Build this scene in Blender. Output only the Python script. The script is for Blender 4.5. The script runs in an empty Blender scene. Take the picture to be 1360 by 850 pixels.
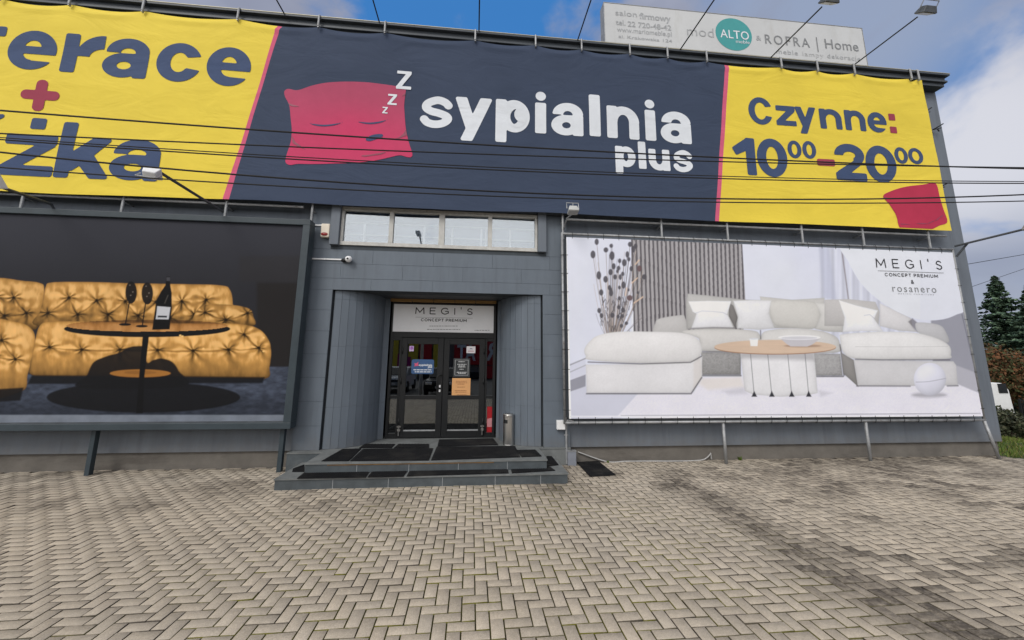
import bpy, bmesh, math, random
import numpy as np
from mathutils import Vector, Matrix
random.seed(7); RNG = np.random.default_rng(11)
scene = bpy.context.scene
COL = scene.collection
R = math.radians

# ------------------------------------------------------------------ camera
FPX, CX, CY = 506.4, 680.0, 396.8            # lens of the 1360x850 photograph
YAW, PITCH, ROLL, EYE = 0.096943, 0.163811, 0.0084066, 1.8195
def cam_axes():
    fwd = np.array([math.sin(YAW)*math.cos(PITCH), math.cos(YAW)*math.cos(PITCH), math.sin(PITCH)])
    right = np.array([math.cos(YAW), -math.sin(YAW), 0.0]); up = np.cross(right, fwd)
    c, s = math.cos(ROLL), math.sin(ROLL)
    return c*right + s*up, -s*right + c*up, fwd
CR, CU, CF = cam_axes()
cam = bpy.data.cameras.new('camera'); camo = bpy.data.objects.new('camera', cam); COL.objects.link(camo)
m = Matrix.Identity(4)
for i in range(3):
    m[i][0], m[i][1], m[i][2] = CR[i], CU[i], -CF[i]
m[2][3] = EYE
camo.matrix_world = m
cam.sensor_fit = 'HORIZONTAL'; cam.sensor_width = 36.0; cam.lens = 36.0*FPX/1360.0
cam.shift_x = 0.0; cam.shift_y = -(425.0-CY)/1360.0
cam.clip_start = 0.05; cam.clip_end = 3000
scene.camera = camo

# ------------------------------------------------------------------ light
SUN_EL, SUN_AZ = R(42), R(214)               # azimuth clockwise from +Y: behind the viewer's left shoulder
world = bpy.data.worlds.new('World'); scene.world = world; world.use_nodes = True
wn = world.node_tree; N = wn.nodes; LK = wn.links
bg = N['Background']; bg.inputs['Strength'].default_value = 0.1
sky = N.new('ShaderNodeTexSky'); sky.sky_type = 'NISHITA'; sky.sun_disc = False
sky.sun_elevation = SUN_EL; sky.sun_rotation = SUN_AZ; sky.air_density = 1.0; sky.dust_density = 1.0; sky.ozone_density = 2.0
tc = N.new('ShaderNodeTexCoord')
def wmap(scale):
    mp = N.new('ShaderNodeMapping'); mp.inputs['Scale'].default_value = scale
    LK.new(tc.outputs['Generated'], mp.inputs['Vector']); return mp
def wnoise(sc, det, rough, scale=(1, 1, 1.6), dist=0.0):
    n = N.new('ShaderNodeTexNoise'); n.inputs['Scale'].default_value = sc; n.inputs['Detail'].default_value = det
    n.inputs['Roughness'].default_value = rough; n.inputs['Distortion'].default_value = dist
    LK.new(wmap(scale).outputs[0], n.inputs['Vector']); return n
def wmath(op, a, b, c=None):
    n = N.new('ShaderNodeMath'); n.operation = op
    for i, v in enumerate((a, b, c)):
        if v is None: continue
        if isinstance(v, (int, float)): n.inputs[i].default_value = v
        else: LK.new(v, n.inputs[i])
    return n.outputs[0]
def wramp(v, lo, hi):
    n = N.new('ShaderNodeMapRange'); n.interpolation_type = 'SMOOTHSTEP'
    LK.new(v, n.inputs[0]); n.inputs[1].default_value = lo; n.inputs[2].default_value = hi; return n.outputs[0]
def wdot(d):
    d = Vector(d).normalized(); nv = N.new('ShaderNodeVectorMath'); nv.operation = 'NORMALIZE'; LK.new(tc.outputs['Generated'], nv.inputs[0])
    n = N.new('ShaderNodeVectorMath'); n.operation = 'DOT_PRODUCT'; LK.new(nv.outputs[0], n.inputs[0]); n.inputs[1].default_value = d; return n.outputs['Value']
def wmix(f, a, b):
    n = N.new('ShaderNodeMix'); n.data_type = 'RGBA'; n.clamp_factor = True
    LK.new(f, n.inputs[0])
    for i, v in ((6, a), (7, b)):
        if isinstance(v, tuple): n.inputs[i].default_value = (*v, 1)
        else: LK.new(v, n.inputs[i])
    return n.outputs[2]
def wray(px, py):
    return tuple(CR*((px-CX)/FPX) - CU*((py-CY)/FPX) + CF)
big = wnoise(3.0, 6, 0.55, (1, 1, 1.3), 0.25).outputs[0]
blue_gap = wramp(wdot(wray(610, -20)), 0.90, 0.99)            # the clear gap above the roof edge
veil_gap = wramp(wdot(wray(1090, 20)), 0.955, 0.995)           # thin veil to the right of it
cover = wmath('ADD', big, wmath('MULTIPLY', blue_gap, -0.30))
cover = wmath('ADD', wmath('ADD', cover, 0.14), wmath('MULTIPLY', veil_gap, -0.16))
cmask = wramp(cover, 0.38, 0.54)
puff = wramp(wnoise(2.6, 5, 0.5, (1, 1, 1.9), 0.2).outputs[0], 0.36, 0.68)
bright = wramp(wdot(wray(1285, 190)), 0.98, 0.9995)            # bright break in the cloud at the right
cloud = wmix(puff, (2.8, 3.0, 3.9), (3.9, 4.15, 5.2))
cloud = wmix(bright, cloud, (6.9, 6.9, 7.4))
cloud = wmix(wramp(wdot((-0.30, -0.85, 0.42)), 0.10, 0.98), cloud, (15.5, 15.0, 14.6))   # brightness added to the unseen clouds behind the viewer, fills recess and facade
clear = wmix(veil_gap, (0.42, 2.0, 5.3), (3.0, 3.6, 5.0))
skyc = wmix(wramp(wdot((0, 0, 1)), -0.05, 0.25), (3.6, 3.8, 4.4), clear)
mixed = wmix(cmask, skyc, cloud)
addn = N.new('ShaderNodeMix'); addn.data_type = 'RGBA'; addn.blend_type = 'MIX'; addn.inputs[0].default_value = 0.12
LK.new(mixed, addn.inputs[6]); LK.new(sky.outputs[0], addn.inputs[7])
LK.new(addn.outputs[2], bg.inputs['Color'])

sun = bpy.data.lights.new('sun', 'SUN'); suno = bpy.data.objects.new('sun', sun); COL.objects.link(suno)
sun.energy = 1.5; sun.angle = R(24); sun.color = (1.0, 0.96, 0.9)
sd = Vector((math.sin(SUN_AZ)*math.cos(SUN_EL), math.cos(SUN_AZ)*math.cos(SUN_EL), math.sin(SUN_EL)))
suno.rotation_euler = (-sd).to_track_quat('-Z', 'Y').to_euler(); suno.location = sd*50
vs = scene.view_settings
scene.display_settings.display_device = 'sRGB'
vs.view_transform = 'Standard'; vs.look = 'None'; vs.exposure = 0.13; vs.gamma = 1.0; vs.use_curve_mapping = False
scene.cycles.max_bounces = 6; scene.cycles.transparent_max_bounces = 8

# ------------------------------------------------------------------ helpers: survey of the photo
def ray(px, py): return np.array(wray(px, py))
def at(px, py, Y):
    """the point of the vertical plane y = Y that stands at this place of the photograph"""
    d = ray(px, py); return Vector(d*Y/d[1] + np.array([0, 0, EYE]))
def atz(px, py, Z):
    d = ray(px, py); return Vector(d*(Z-EYE)/d[2] + np.array([0, 0, EYE]))
def px_of(x, y, z):
    """photo position of points (arrays)"""
    z = z-EYE
    a = x*CR[0]+y*CR[1]+z*CR[2]; b = x*CU[0]+y*CU[1]+z*CU[2]; c = x*CF[0]+y*CF[1]+z*CF[2]
    return CX+FPX*a/c, CY-FPX*b/c
def lin(c):
    if isinstance(c, (tuple, list)): return tuple(lin(v) for v in c)
    v = c/255.0
    return v/12.92 if v <= 0.04045 else ((v+0.055)/1.055)**2.4

# ------------------------------------------------------------------ helpers: materials
MATS = {}
def mat(name, color, rough=0.6, metal=0.0, var=0.12, scale=6.0, bump=0.0, bscale=60.0, spec=0.3, stain=None, attr=None, stretch=(1, 1, 1)):
    """principled material whose colour wanders a little with noise; attr = name of a colour attribute to use"""
    if name in MATS: return MATS[name]
    mt = bpy.data.materials.new(name); mt.use_nodes = True; nt = mt.node_tree; n = nt.nodes; l = nt.links
    p = n['Principled BSDF']; p.inputs['Roughness'].default_value = rough; p.inputs['Metallic'].default_value = metal
    p.inputs['Specular IOR Level'].default_value = spec
    t = n.new('ShaderNodeTexCoord'); mp = n.new('ShaderNodeMapping'); mp.inputs['Scale'].default_value = stretch
    l.new(t.outputs['Object'], mp.inputs[0])
    no = n.new('ShaderNodeTexNoise'); no.inputs['Scale'].default_value = scale; no.inputs['Detail'].default_value = 6; no.inputs['Roughness'].default_value = 0.65
    l.new(mp.outputs[0], no.inputs['Vector'])
    mr = n.new('ShaderNodeMapRange'); mr.inputs[1].default_value = 0.3; mr.inputs[2].default_value = 0.7
    mr.inputs[3].default_value = 1-var; mr.inputs[4].default_value = 1+var; l.new(no.outputs[0], mr.inputs[0])
    mul = n.new('ShaderNodeMix'); mul.data_type = 'RGBA'; mul.blend_type = 'MULTIPLY'; mul.inputs[0].default_value = 1
    if attr:
        a = n.new('ShaderNodeAttribute'); a.attribute_name = attr; l.new(a.outputs['Color'], mul.inputs[6])
    else: mul.inputs[6].default_value = (*color, 1)
    l.new(mr.outputs[0], mul.inputs[7]); out = mul.outputs[2]
    if stain:
        scol, sscale, lo, hi, sstr = stain
        s = n.new('ShaderNodeTexNoise'); s.inputs['Scale'].default_value = sscale; s.inputs['Detail'].default_value = 8; s.inputs['Roughness'].default_value = 0.7
        mp2 = n.new('ShaderNodeMapping'); mp2.inputs['Scale'].default_value = sstr; l.new(t.outputs['Object'], mp2.inputs[0]); l.new(mp2.outputs[0], s.inputs['Vector'])
        r2 = n.new('ShaderNodeMapRange'); r2.inputs[1].default_value = lo; r2.inputs[2].default_value = hi; l.new(s.outputs[0], r2.inputs[0])
        mx = n.new('ShaderNodeMix'); mx.data_type = 'RGBA'; l.new(r2.outputs[0], mx.inputs[0]); l.new(out, mx.inputs[6]); mx.inputs[7].default_value = (*scol, 1); out = mx.outputs[2]
    l.new(out, p.inputs['Base Color'])
    if bump:
        b = n.new('ShaderNodeBump'); b.inputs['Strength'].default_value = bump; b.inputs['Distance'].default_value = 0.01
        bn = n.new('ShaderNodeTexNoise'); bn.inputs['Scale'].default_value = bscale; bn.inputs['Detail'].default_value = 4; l.new(t.outputs['Object'], bn.inputs['Vector'])
        l.new(bn.outputs[0], b.inputs['Height']); l.new(b.outputs[0], p.inputs['Normal'])
    MATS[name] = mt
    return mt
def crease(mt, strength, scale, stretch):
    n = mt.node_tree.nodes; l = mt.node_tree.links; t = n.new('ShaderNodeTexCoord'); mp = n.new('ShaderNodeMapping'); mp.inputs['Scale'].default_value = stretch; l.new(t.outputs['Object'], mp.inputs[0])
    q = n.new('ShaderNodeTexNoise'); q.inputs['Scale'].default_value = scale; q.inputs['Detail'].default_value = 3; q.inputs['Distortion'].default_value = 1.2; l.new(mp.outputs[0], q.inputs['Vector'])
    b = n.new('ShaderNodeBump'); b.inputs['Strength'].default_value = strength; b.inputs['Distance'].default_value = 0.08; l.new(q.outputs[0], b.inputs['Height']); l.new(b.outputs[0], n['Principled BSDF'].inputs['Normal'])
def glass_mat(name, tint, refl, seethrough):
    """pane: a mirror film over a tinted see-through sheet"""
    mt = bpy.data.materials.new(name); mt.use_nodes = True; nt = mt.node_tree; n = nt.nodes; l = nt.links; n.remove(n['Principled BSDF'])
    gl = n.new('ShaderNodeBsdfGlossy'); gl.inputs['Roughness'].default_value = 0.015; gl.inputs['Color'].default_value = (0.90, 0.96, 1.0, 1)
    tr = n.new('ShaderNodeBsdfTransparent'); tr.inputs['Color'].default_value = (*tint, 1)
    fr = n.new('ShaderNodeFresnel'); fr.inputs['IOR'].default_value = 1.5
    ma = n.new('ShaderNodeMath'); ma.operation = 'ADD'; ma.inputs[1].default_value = refl; ma.use_clamp = True; l.new(fr.outputs[0], ma.inputs[0])
    mx = n.new('ShaderNodeMixShader'); l.new(ma.outputs[0], mx.inputs[0]); l.new(tr.outputs[0], mx.inputs[1]); l.new(gl.outputs[0], mx.inputs[2])
    l.new(mx.outputs[0], n['Material Output'].inputs['Surface'])
    return mt

# ------------------------------------------------------------------ helpers: meshes and objects
class MB:
    def __init__(s): s.v = []; s.f = []; s.m = []; s.cur = 0
    def add(s, vs, fs, mi=None):
        o = len(s.v); s.v += [tuple(v) for v in vs]; s.f += [tuple(i+o for i in f) for f in fs]
        s.m += [s.cur if mi is None else mi]*len(fs); return s
    def box(s, x0, x1, y0, y1, z0, z1, mi=None):
        v = [(x, y, z) for z in (z0, z1) for y in (y0, y1) for x in (x0, x1)]
        return s.add(v, [(0, 2, 3, 1), (4, 5, 7, 6), (0, 1, 5, 4), (2, 6, 7, 3), (0, 4, 6, 2), (1, 3, 7, 5)], mi)
    def hexa(s, v, mi=None):      # 8 corners in box order
        return s.add(v, [(0, 2, 3, 1), (4, 5, 7, 6), (0, 1, 5, 4), (2, 6, 7, 3), (0, 4, 6, 2), (1, 3, 7, 5)], mi)
    def tube(s, pts, r, n=8, mi=None, caps=True):
        pts = [Vector(p) for p in pts]; rings = []; rr = r if isinstance(r, (list, tuple)) else [r]*len(pts)
        o = len(s.v); fs = []
        prev = None
        for i, p in enumerate(pts):
            d = (pts[min(i+1, len(pts)-1)]-pts[max(i-1, 0)]).normalized()
            if prev is None:
                a = d.orthogonal().normalized()
            else:
                a = (prev-d*prev.dot(d)).normalized()
            b = d.cross(a); prev = a
            for k in range(n):
                t = 2*math.pi*k/n; s.v.append(tuple(p+(a*math.cos(t)+b*math.sin(t))*rr[i]))
        for i in range(len(pts)-1):
            for k in range(n):
                k2 = (k+1) % n; fs.append((o+i*n+k, o+i*n+k2, o+(i+1)*n+k2, o+(i+1)*n+k))
        if caps:
            fs.append(tuple(o+k for k in reversed(range(n)))); fs.append(tuple(o+(len(pts)-1)*n+k for k in range(n)))
        s.f += fs; s.m += [s.cur if mi is None else mi]*len(fs); return s
    def bar(s, a, b, w, h, mi=None, up=(0, 0, 1)):
        a = Vector(a); b = Vector(b); d = (b-a).normalized(); u = Vector(up)
        if abs(d.dot(u)) > 0.95: u = Vector((0, 1, 0))
        x = d.cross(u).normalized(); y = x.cross(d)
        v = [p+x*sx*w/2+y*sy*h/2 for p in (a, b) for sy in (-1, 1) for sx in (-1, 1)]
        return s.hexa(v, mi)
    def lathe(s, prof, c=(0, 0, 0), n=24, mi=None):
        o = len(s.v); fs = []
        for r, z in prof:
            for k in range(n):
                t = 2*math.pi*k/n; s.v.append((c[0]+r*math.cos(t), c[1]+r*math.sin(t), c[2]+z))
        for i in range(len(prof)-1):
            for k in range(n):
                k2 = (k+1) % n; fs.append((o+i*n+k, o+i*n+k2, o+(i+1)*n+k2, o+(i+1)*n+k))
        fs.append(tuple(o+k for k in reversed(range(n)))); fs.append(tuple(o+(len(prof)-1)*n+k for k in range(n)))
        s.f += fs; s.m += [s.cur if mi is None else mi]*len(fs); return s
    def prism(s, poly, y0, y1, mi=None):      # polygon in x,z pulled along y
        n = len(poly); v = [(x, y0, z) for x, z in poly]+[(x, y1, z) for x, z in poly]
        fs = [tuple(range(n)), tuple(reversed(range(n, 2*n)))]+[(i, i+n, (i+1) % n+n, (i+1) % n) for i in range(n)]
        return s.add(v, fs, mi)
    def build(s, name, mats, parent=None, bevel=0.0, smooth=False, seg=2):
        me = bpy.data.meshes.new(name); me.from_pydata(s.v, [], s.f); me.update()
        for mt in (mats if isinstance(mats, (list, tuple)) else [mats]): me.materials.append(mt)
        me.polygons.foreach_set('material_index', s.m)
        if smooth: me.polygons.foreach_set('use_smooth', [True]*len(s.f))
        bm = bmesh.new(); bm.from_mesh(me); bmesh.ops.recalc_face_normals(bm, faces=bm.faces); bm.to_mesh(me); bm.free()
        o = bpy.data.objects.new(name, me); COL.objects.link(o)
        if parent: put(o, parent)
        if bevel:
            b = o.modifiers.new('edge', 'BEVEL'); b.width = bevel; b.segments = seg; b.limit_method = 'ANGLE'; b.angle_limit = R(40)
        return o
def put(o, parent):
    o.parent = parent; o.matrix_parent_inverse = Matrix.Translation(-Vector(world_loc(parent)))
def world_loc(o):
    v = Vector(o.location)
    # parents here are empties at a point or meshes at the origin, without rotation
    return v if o.parent is None else Vector((0, 0, 0))
def thing(name, label, cat, loc=(0, 0, 0), group=None):
    o = bpy.data.objects.new(name, None); o.empty_display_size = 0.2; COL.objects.link(o); o.location = loc
    return tag(o, label, cat, group)
def tag(o, label, cat, group=None):
    o['label'] = label; o['category'] = cat
    if group: o['group'] = group
    return o
def struct(o): o['kind'] = 'structure'; return o
def mesh_np(name, verts, faces, mats, parent=None, col=None, midx=None, smooth=False):
    me = bpy.data.meshes.new(name); nv = len(verts); nf = len(faces); k = faces.shape[1]
    me.vertices.add(nv); me.vertices.foreach_set('co', np.asarray(verts, dtype=np.float32).ravel())
    me.loops.add(nf*k); me.loops.foreach_set('vertex_index', faces.astype(np.int32).ravel())
    me.polygons.add(nf); me.polygons.foreach_set('loop_start', np.arange(0, nf*k, k, dtype=np.int32))
    if midx is not None: me.polygons.foreach_set('material_index', midx.astype(np.int32))
    if smooth: me.polygons.foreach_set('use_smooth', np.ones(nf, dtype=bool))
    for mt in (mats if isinstance(mats, (list, tuple)) else [mats]): me.materials.append(mt)
    me.update(calc_edges=True)
    if col is not None:
        a = me.color_attributes.new('tint', 'FLOAT_COLOR', 'POINT')
        a.data.foreach_set('color', np.c_[col, np.ones(nv)].astype(np.float32).ravel())
    o = bpy.data.objects.new(name, me); COL.objects.link(o)
    if parent: put(o, parent)
    return o

# value noise for numpy painting
def vnoise(x, y, seed=0):
    xi = np.floor(x).astype(np.int64); yi = np.floor(y).astype(np.int64); fx = x-xi; fy = y-yi
    fx = fx*fx*(3-2*fx); fy = fy*fy*(3-2*fy)
    def h(a, b):
        n = (a*374761393+b*668265263+seed*974711) & 0x7fffffff
        n = ((n ^ (n >> 13))*1274126177) & 0x7fffffff
        return (n & 0xffff)/65535.0
    return (h(xi, yi)*(1-fx)+h(xi+1, yi)*fx)*(1-fy)+(h(xi, yi+1)*(1-fx)+h(xi+1, yi+1)*fx)*fy
def fbm(x, y, oct=4, seed=0):
    s = 0; a = 0.5; t = 0
    for i in range(oct): s = s+a*vnoise(x*2**i, y*2**i, seed+i); t += a; a *= 0.5
    return s/t
def smooth01(e0, e1, x):
    t = np.clip((x-e0)/(e1-e0), 0, 1); return t*t*(3-2*t)

# ------------------------------------------------------------------ helpers: outline functions (negative inside)
def d_ell(x, y, cx, cy, rx, ry):
    dx = (x-cx); dy = (y-cy); k = np.sqrt((dx/rx)**2+(dy/ry)**2)+1e-9; g = np.sqrt((dx/rx**2)**2+(dy/ry**2)**2)+1e-9
    return k*(k-1)/g
def d_box(x, y, x0, x1, y0, y1, r=0.0):
    qx = np.abs(x-(x0+x1)/2)-(x1-x0)/2+r; qy = np.abs(y-(y0+y1)/2)-(y1-y0)/2+r
    return np.hypot(np.maximum(qx, 0), np.maximum(qy, 0))+np.minimum(np.maximum(qx, qy), 0)-r
def d_poly(x, y, pts):
    pts = np.asarray(pts, float); d = np.full(np.shape(x), 1e9); s = np.ones(np.shape(x)); n = len(pts)
    for i in range(n):
        a = pts[i]; b = pts[i-1]; e = b-a; wx = x-a[0]; wy = y-a[1]
        t = np.clip((wx*e[0]+wy*e[1])/(e@e+1e-12), 0, 1); d = np.minimum(d, (wx-e[0]*t)**2+(wy-e[1]*t)**2)
        c1 = y >= a[1]; c2 = y < b[1]; c3 = e[0]*wy > e[1]*wx
        s = np.where((c1 & c2 & c3) | (~c1 & ~c2 & ~c3), -s, s)
    return s*np.sqrt(d)
def d_line(x, y, pts):
    d = np.full(np.shape(x), 1e9)
    for a, b in zip(pts[:-1], pts[1:]):
        ex, ey = b[0]-a[0], b[1]-a[1]; wx = x-a[0]; wy = y-a[1]
        t = np.clip((wx*ex+wy*ey)/(ex*ex+ey*ey+1e-12), 0, 1); d = np.minimum(d, np.hypot(wx-ex*t, wy-ey*t))
    return d
def spline(pts, n=10, closed=False):
    """Catmull-Rom through points"""
    P = [np.array(p, float) for p in pts]; out = []; m_ = len(P)
    rng = range(m_ if closed else m_-1)
    for i in rng:
        if closed: p0, p1, p2, p3 = P[i-1], P[i], P[(i+1) % m_], P[(i+2) % m_]
        else: p0, p1, p2, p3 = P[max(i-1, 0)], P[i], P[i+1], P[min(i+2, m_-1)]
        for k in range(n):
            t = k/n; out.append(0.5*((2*p1)+(-p0+p2)*t+(2*p0-5*p1+4*p2-p3)*t*t+(-p0+3*p1-3*p2+p3)*t**3))
    if not closed: out.append(P[-1])
    return [tuple(p) for p in out]
def sdf_fill(fn, x0, x1, y0, y1, nx):
    """mesh (u,v) of the region where fn < 0, cut cleanly along the outline"""
    h = (x1-x0)/nx; ny = max(2, int(math.ceil((y1-y0)/h)))
    gx = np.linspace(x0, x1, nx+1); gy = np.linspace(y0, y1, ny+1); X, Y_ = np.meshgrid(gx, gy)
    D = fn(X, Y_); vid = {}; V = []; F = []
    def gv(i, j):
        k = (i, j)
        if k not in vid: vid[k] = len(V); V.append((gx[i], gy[j]))
        return vid[k]
    def ev(i0, j0, i1, j1):
        k = (min((i0, j0), (i1, j1)), max((i0, j0), (i1, j1)))
        if k not in vid:
            a, b = D[j0, i0], D[j1, i1]; t = a/(a-b); vid[k] = len(V)
            V.append((gx[i0]+(gx[i1]-gx[i0])*t, gy[j0]+(gy[j1]-gy[j0])*t))
        return vid[k]
    for j in range(ny):
        for i in range(nx):
            c = [(i, j), (i+1, j), (i+1, j+1), (i, j+1)]; s = [D[b, a] < 0 for a, b in c]
            if all(s): F.append([gv(*q) for q in c])
            elif any(s):
                poly = []
                for k in range(4):
                    a, b = c[k], c[(k+1) % 4]
                    if s[k]: poly.append(gv(*a))
                    if s[k] != s[(k+1) % 4]: poly.append(ev(*a, *b))
                if len(poly) >= 3: F.append(poly)
    return V, F

# ------------------------------------------------------------------ bold rounded lettering drawn from outlines
def glyph(ch, x0, x1, y0, y1, s, hb=None):
    """signed distance function for a heavy sans letter filling x0..x1, y0..y1; s = stem, hb = bar weight"""
    w = x1-x0; h = y1-y0; hb = hb or s*0.82; r = s*0.16; cx = (x0+x1)/2; cy = (y0+y1)/2
    U = np.minimum; I = np.maximum
    def ring(x, y, c, d, rx, ry): return I(d_ell(x, y, c, d, rx, ry), -d_ell(x, y, c, d, rx-s, ry-hb))
    def P(x, y, pts): return d_poly(x, y, pts)-r
    def quad(x, y, ax, bx, ya, yb, wd):      # slanted stroke from (ax,ya) to (bx,yb), horizontal width wd
        q = r*1.1
        return d_poly(x, y, [(ax+q, ya+r), (ax+wd-q, ya+r), (bx+wd-q, yb-r), (bx+q, yb-r)])-r
    if ch in 'o0': return lambda x, y: ring(x, y, cx, cy, w/2, h/2)
    if ch in 'il1':
        if ch == '1':
            return lambda x, y: U(d_box(x, y, x1-s, x1, y0, y1, r), P(x, y, [(x0+r*1.4, y0+h*.70), (x0+r*1.4+s*.28, y0+h*.70-s*.52), (x1-s*.5, y1-s*.98), (x1-s*.3, y1-r), (x1-s*.8, y1-r)]))
        return lambda x, y: d_box(x, y, x0, x1, y0, y1, r)
    if ch == '-': return lambda x, y: d_box(x, y, x0, x1, y0, y1, r)
    if ch == '.': return lambda x, y: d_ell(x, y, cx, cy, w/2, h/2)
    if ch == 'n' or ch == 'u':
        f = -1 if ch == 'u' else 1
        def fn(x, y):
            if f < 0: x = x0+x1-x; y = y0+y1-y
            ry = h*.5; rx = w*.5
            arch = I(I(d_ell(x, y, cx+s*.02, y1-ry, rx, ry), -d_ell(x, y, cx+s*.02, y1-ry, rx-s, ry-hb*1.05)), -(y-(y1-ry)))
            return U(U(d_box(x, y, x0, x0+s, y0, y1, r), d_box(x, y, x1-s+s*.02, x1, y0, y1-ry+.02, r)), I(arch, -(x-x0-s*.5)))
        return fn
    if ch == 'a':
        def fn(x, y):
            ro = h*.36; top = I(d_ell(x, y, cx+w*.02, y1-ro, w*.48, ro), -d_ell(x, y, cx+w*.02, y1-ro, w*.48-s, ro-hb))
            top = I(top, -(y-(y1-ro*1.02)))
            top = I(top, -((x-(x0+w*.02))*0.25+(y-(y1-ro*.98))))
            rb = h*.31; bowl = I(d_ell(x, y, x0+w*.44, y0+rb, w*.44, rb), -d_ell(x, y, x0+w*.47, y0+rb, w*.47-s, rb-hb*.86))
            bowl = I(bowl, x-(x1-s*.6))
            bar = d_box(x, y, x0+w*.42, x1-s*.5, y0+2*rb-hb*.86, y0+2*rb, 0)
            return U(U(top, bowl), U(bar, d_box(x, y, x1-s, x1, y0, y1-ro, r)))
        return fn
    if ch in 'ceC':
        def fn(x, y):
            rg = ring(x, y, cx, cy, w/2, h/2)
            if ch == 'e':
                bb = hb*.78; cut = I(I(cx-x, y-(cy-bb*.5)), -(y-(cy-bb*.5-h*.17-(x-cx)*.02)))
                rg = I(rg, -cut)
                return U(rg, I(d_box(x, y, x0+s*.5, x1-s*.03, cy-bb*.5, cy+bb*.5, 0), d_ell(x, y, cx, cy, w/2, h/2)))
            o = h*(.15 if ch == 'c' else .17); k = .42
            cut = I(cx-x, I(y-(cy+o+(x-cx)*k*.35-w*.04), -(y-(cy-o-(x-cx)*k*.35+w*.04))))
            return I(rg, -cut)
        return fn
    if ch == 'p':
        def fn(x, y):
            xh = y1-y0; ym = y0+xh*.62     # bowl is the upper 76 per cent
            by0 = y0+xh*.245; bh = (y1-by0)/2
            bowl = I(d_ell(x, y, x0+w*.55, by0+bh, w*.45, bh), -d_ell(x, y, x0+w*.52, by0+bh, w*.48-s, bh-hb))
            return U(d_box(x, y, x0, x0+s, y0, y1, r), bowl)
        return fn
    if ch == 'r':
        return lambda x, y: U(d_box(x, y, x0, x0+s, y0, y1, r),
                              I(I(d_ell(x, y, x1-w*.02, y1-h*.56, w*.66, h*.56), -d_ell(x, y, x1+w*.02, y1-h*.56, w*.72-s, h*.56-hb*1.35)), U(I(x-x1, -(y-(y1-h*.56))), 9+0*x)))
    if ch == 't':
        return lambda x, y: U(U(d_box(x, y, cx-s*.5, cx+s*.5, y0+h*.2, y1, r), d_box(x, y, x0, x1, y0+h*.62, y0+h*.62+hb, r)),
                              d_box(x, y, cx-s*.5, x1, y0, y0+hb, r))
    if ch == 'z':
        dw = s*1.42
        return lambda x, y: U(U(d_box(x, y, x0+w*.02, x1-w*.02, y1-hb, y1, r), d_box(x, y, x0, x1, y0, y0+hb, r)),
                              d_poly(x, y, [(x0+r, y0+hb*.7), (x0+r, y0+hb*1.05), (x1-dw-r*.2, y1-hb), (x1-r, y1-hb*.7), (x1-r, y1-hb*1.1), (x0+dw, y0+hb)]))
    if ch == 'y':
        def fn(x, y):
            yb = y0+h*.245; dw = s*1.08
            return U(quad(x, y, x0+w*.5-dw*.62, x0, yb, y1, dw),
                     d_poly(x, y, [(x0+w*.17+r, y0+r), (x0+w*.17+dw-r, y0+r), (x1-r, y1-r), (x1-dw+r, y1-r)])-r)
        return fn
    if ch == 'k':
        def fn(x, y):
            xh = h*.73
            up = d_poly(x, y, [(x0+s*.8, y0+xh*.40), (x0+s*.8, y0+xh*.52), (x1-s*1.35, y0+xh-r), (x1-r*2, y0+xh-r), (x0+w*.58, y0+xh*.5), (x0+s*1.1, y0+xh*.22)])-r
            dn = d_poly(x, y, [(x0+w*.36, y0+xh*.50), (x0+w*.60, y0+xh*.62), (x1-r, y0+r), (x1-s*1.15, y0+r)])-r
            return U(d_box(x, y, x0, x0+s, y0, y1, r), U(up, dn))
        return fn
    if ch == 's':
        pts = [(.91, .80), (.78, .93), (.52, 1-.0), (.20, .86), (.13, .68), (.30, .54), (.58, .47), (.85, .36), (.90, .22), (.72, .06), (.45, 0.0), (.20, .06), (.08, .19)]
        t = hb*.43
        def m_(p): return (x0+s*.12+p[0]*(w-s*.24) if False else x0+t+((p[0]-.07)/.86)*(w-2*t), y0+t+p[1]*(h-2*t))
        sp = spline([m_(p) for p in pts], 6)
        def fn(x, y):
            d = d_line(x, y, sp)-t*1.05
            d = I(d, -(((x-(x0+w*.70))*-.2)+(y-(y0+h*.67))) if False else d)
            return d
        return fn
    if ch == '2':
        def fn(x, y):
            ro = h*.31; c = y1-ro
            top = I(d_ell(x, y, cx, c, w/2-s*.05, ro), -d_ell(x, y, cx, c, w/2-s*1.05, ro-hb))
            low = I(I(x-cx, y-c), -(y-(c-ro))) # lower left is open
            top = I(top, -I(y-(c-hb*.05), x-(cx+w*.12)))
            top = I(top, -(y-(c-ro*.62)))
            leg = d_poly(x, y, [(x0+r, y0+hb*.6), (x0+r, y0+hb*1.05), (cx+w*.18, c-ro*.36), (x1-s*.12, c-ro*.22), (x1-s*.5, c-ro*.80), (x0+w*.5, y0+hb)])
            return U(U(top, leg), d_box(x, y, x0, x1, y0, y0+hb, r))
        return fn
    raise ValueError(ch)
def letters(name, specs, mt, parent, ymap, off=0.004, res=34, mats=None):
    """specs: (function, x0, x1, z0, z1[, material index]) -> one mesh lying `off` in front of the sheet ymap(x,z)"""
    mb = MB()
    for sp in specs:
        fn, a, b, c, d = sp[:5]; mi = sp[5] if len(sp) > 5 else 0; oo = sp[6] if len(sp) > 6 else off
        g = 0.012; V, F = sdf_fill(fn, a-g, b+g, c-g, d+g, res if len(sp) < 8 else sp[7])
        mb.add([(u, ymap(u, v)-oo, v) for u, v in V], [tuple(f) for f in F], mi)
    return mb.build(name, mats or mt, parent)
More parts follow.
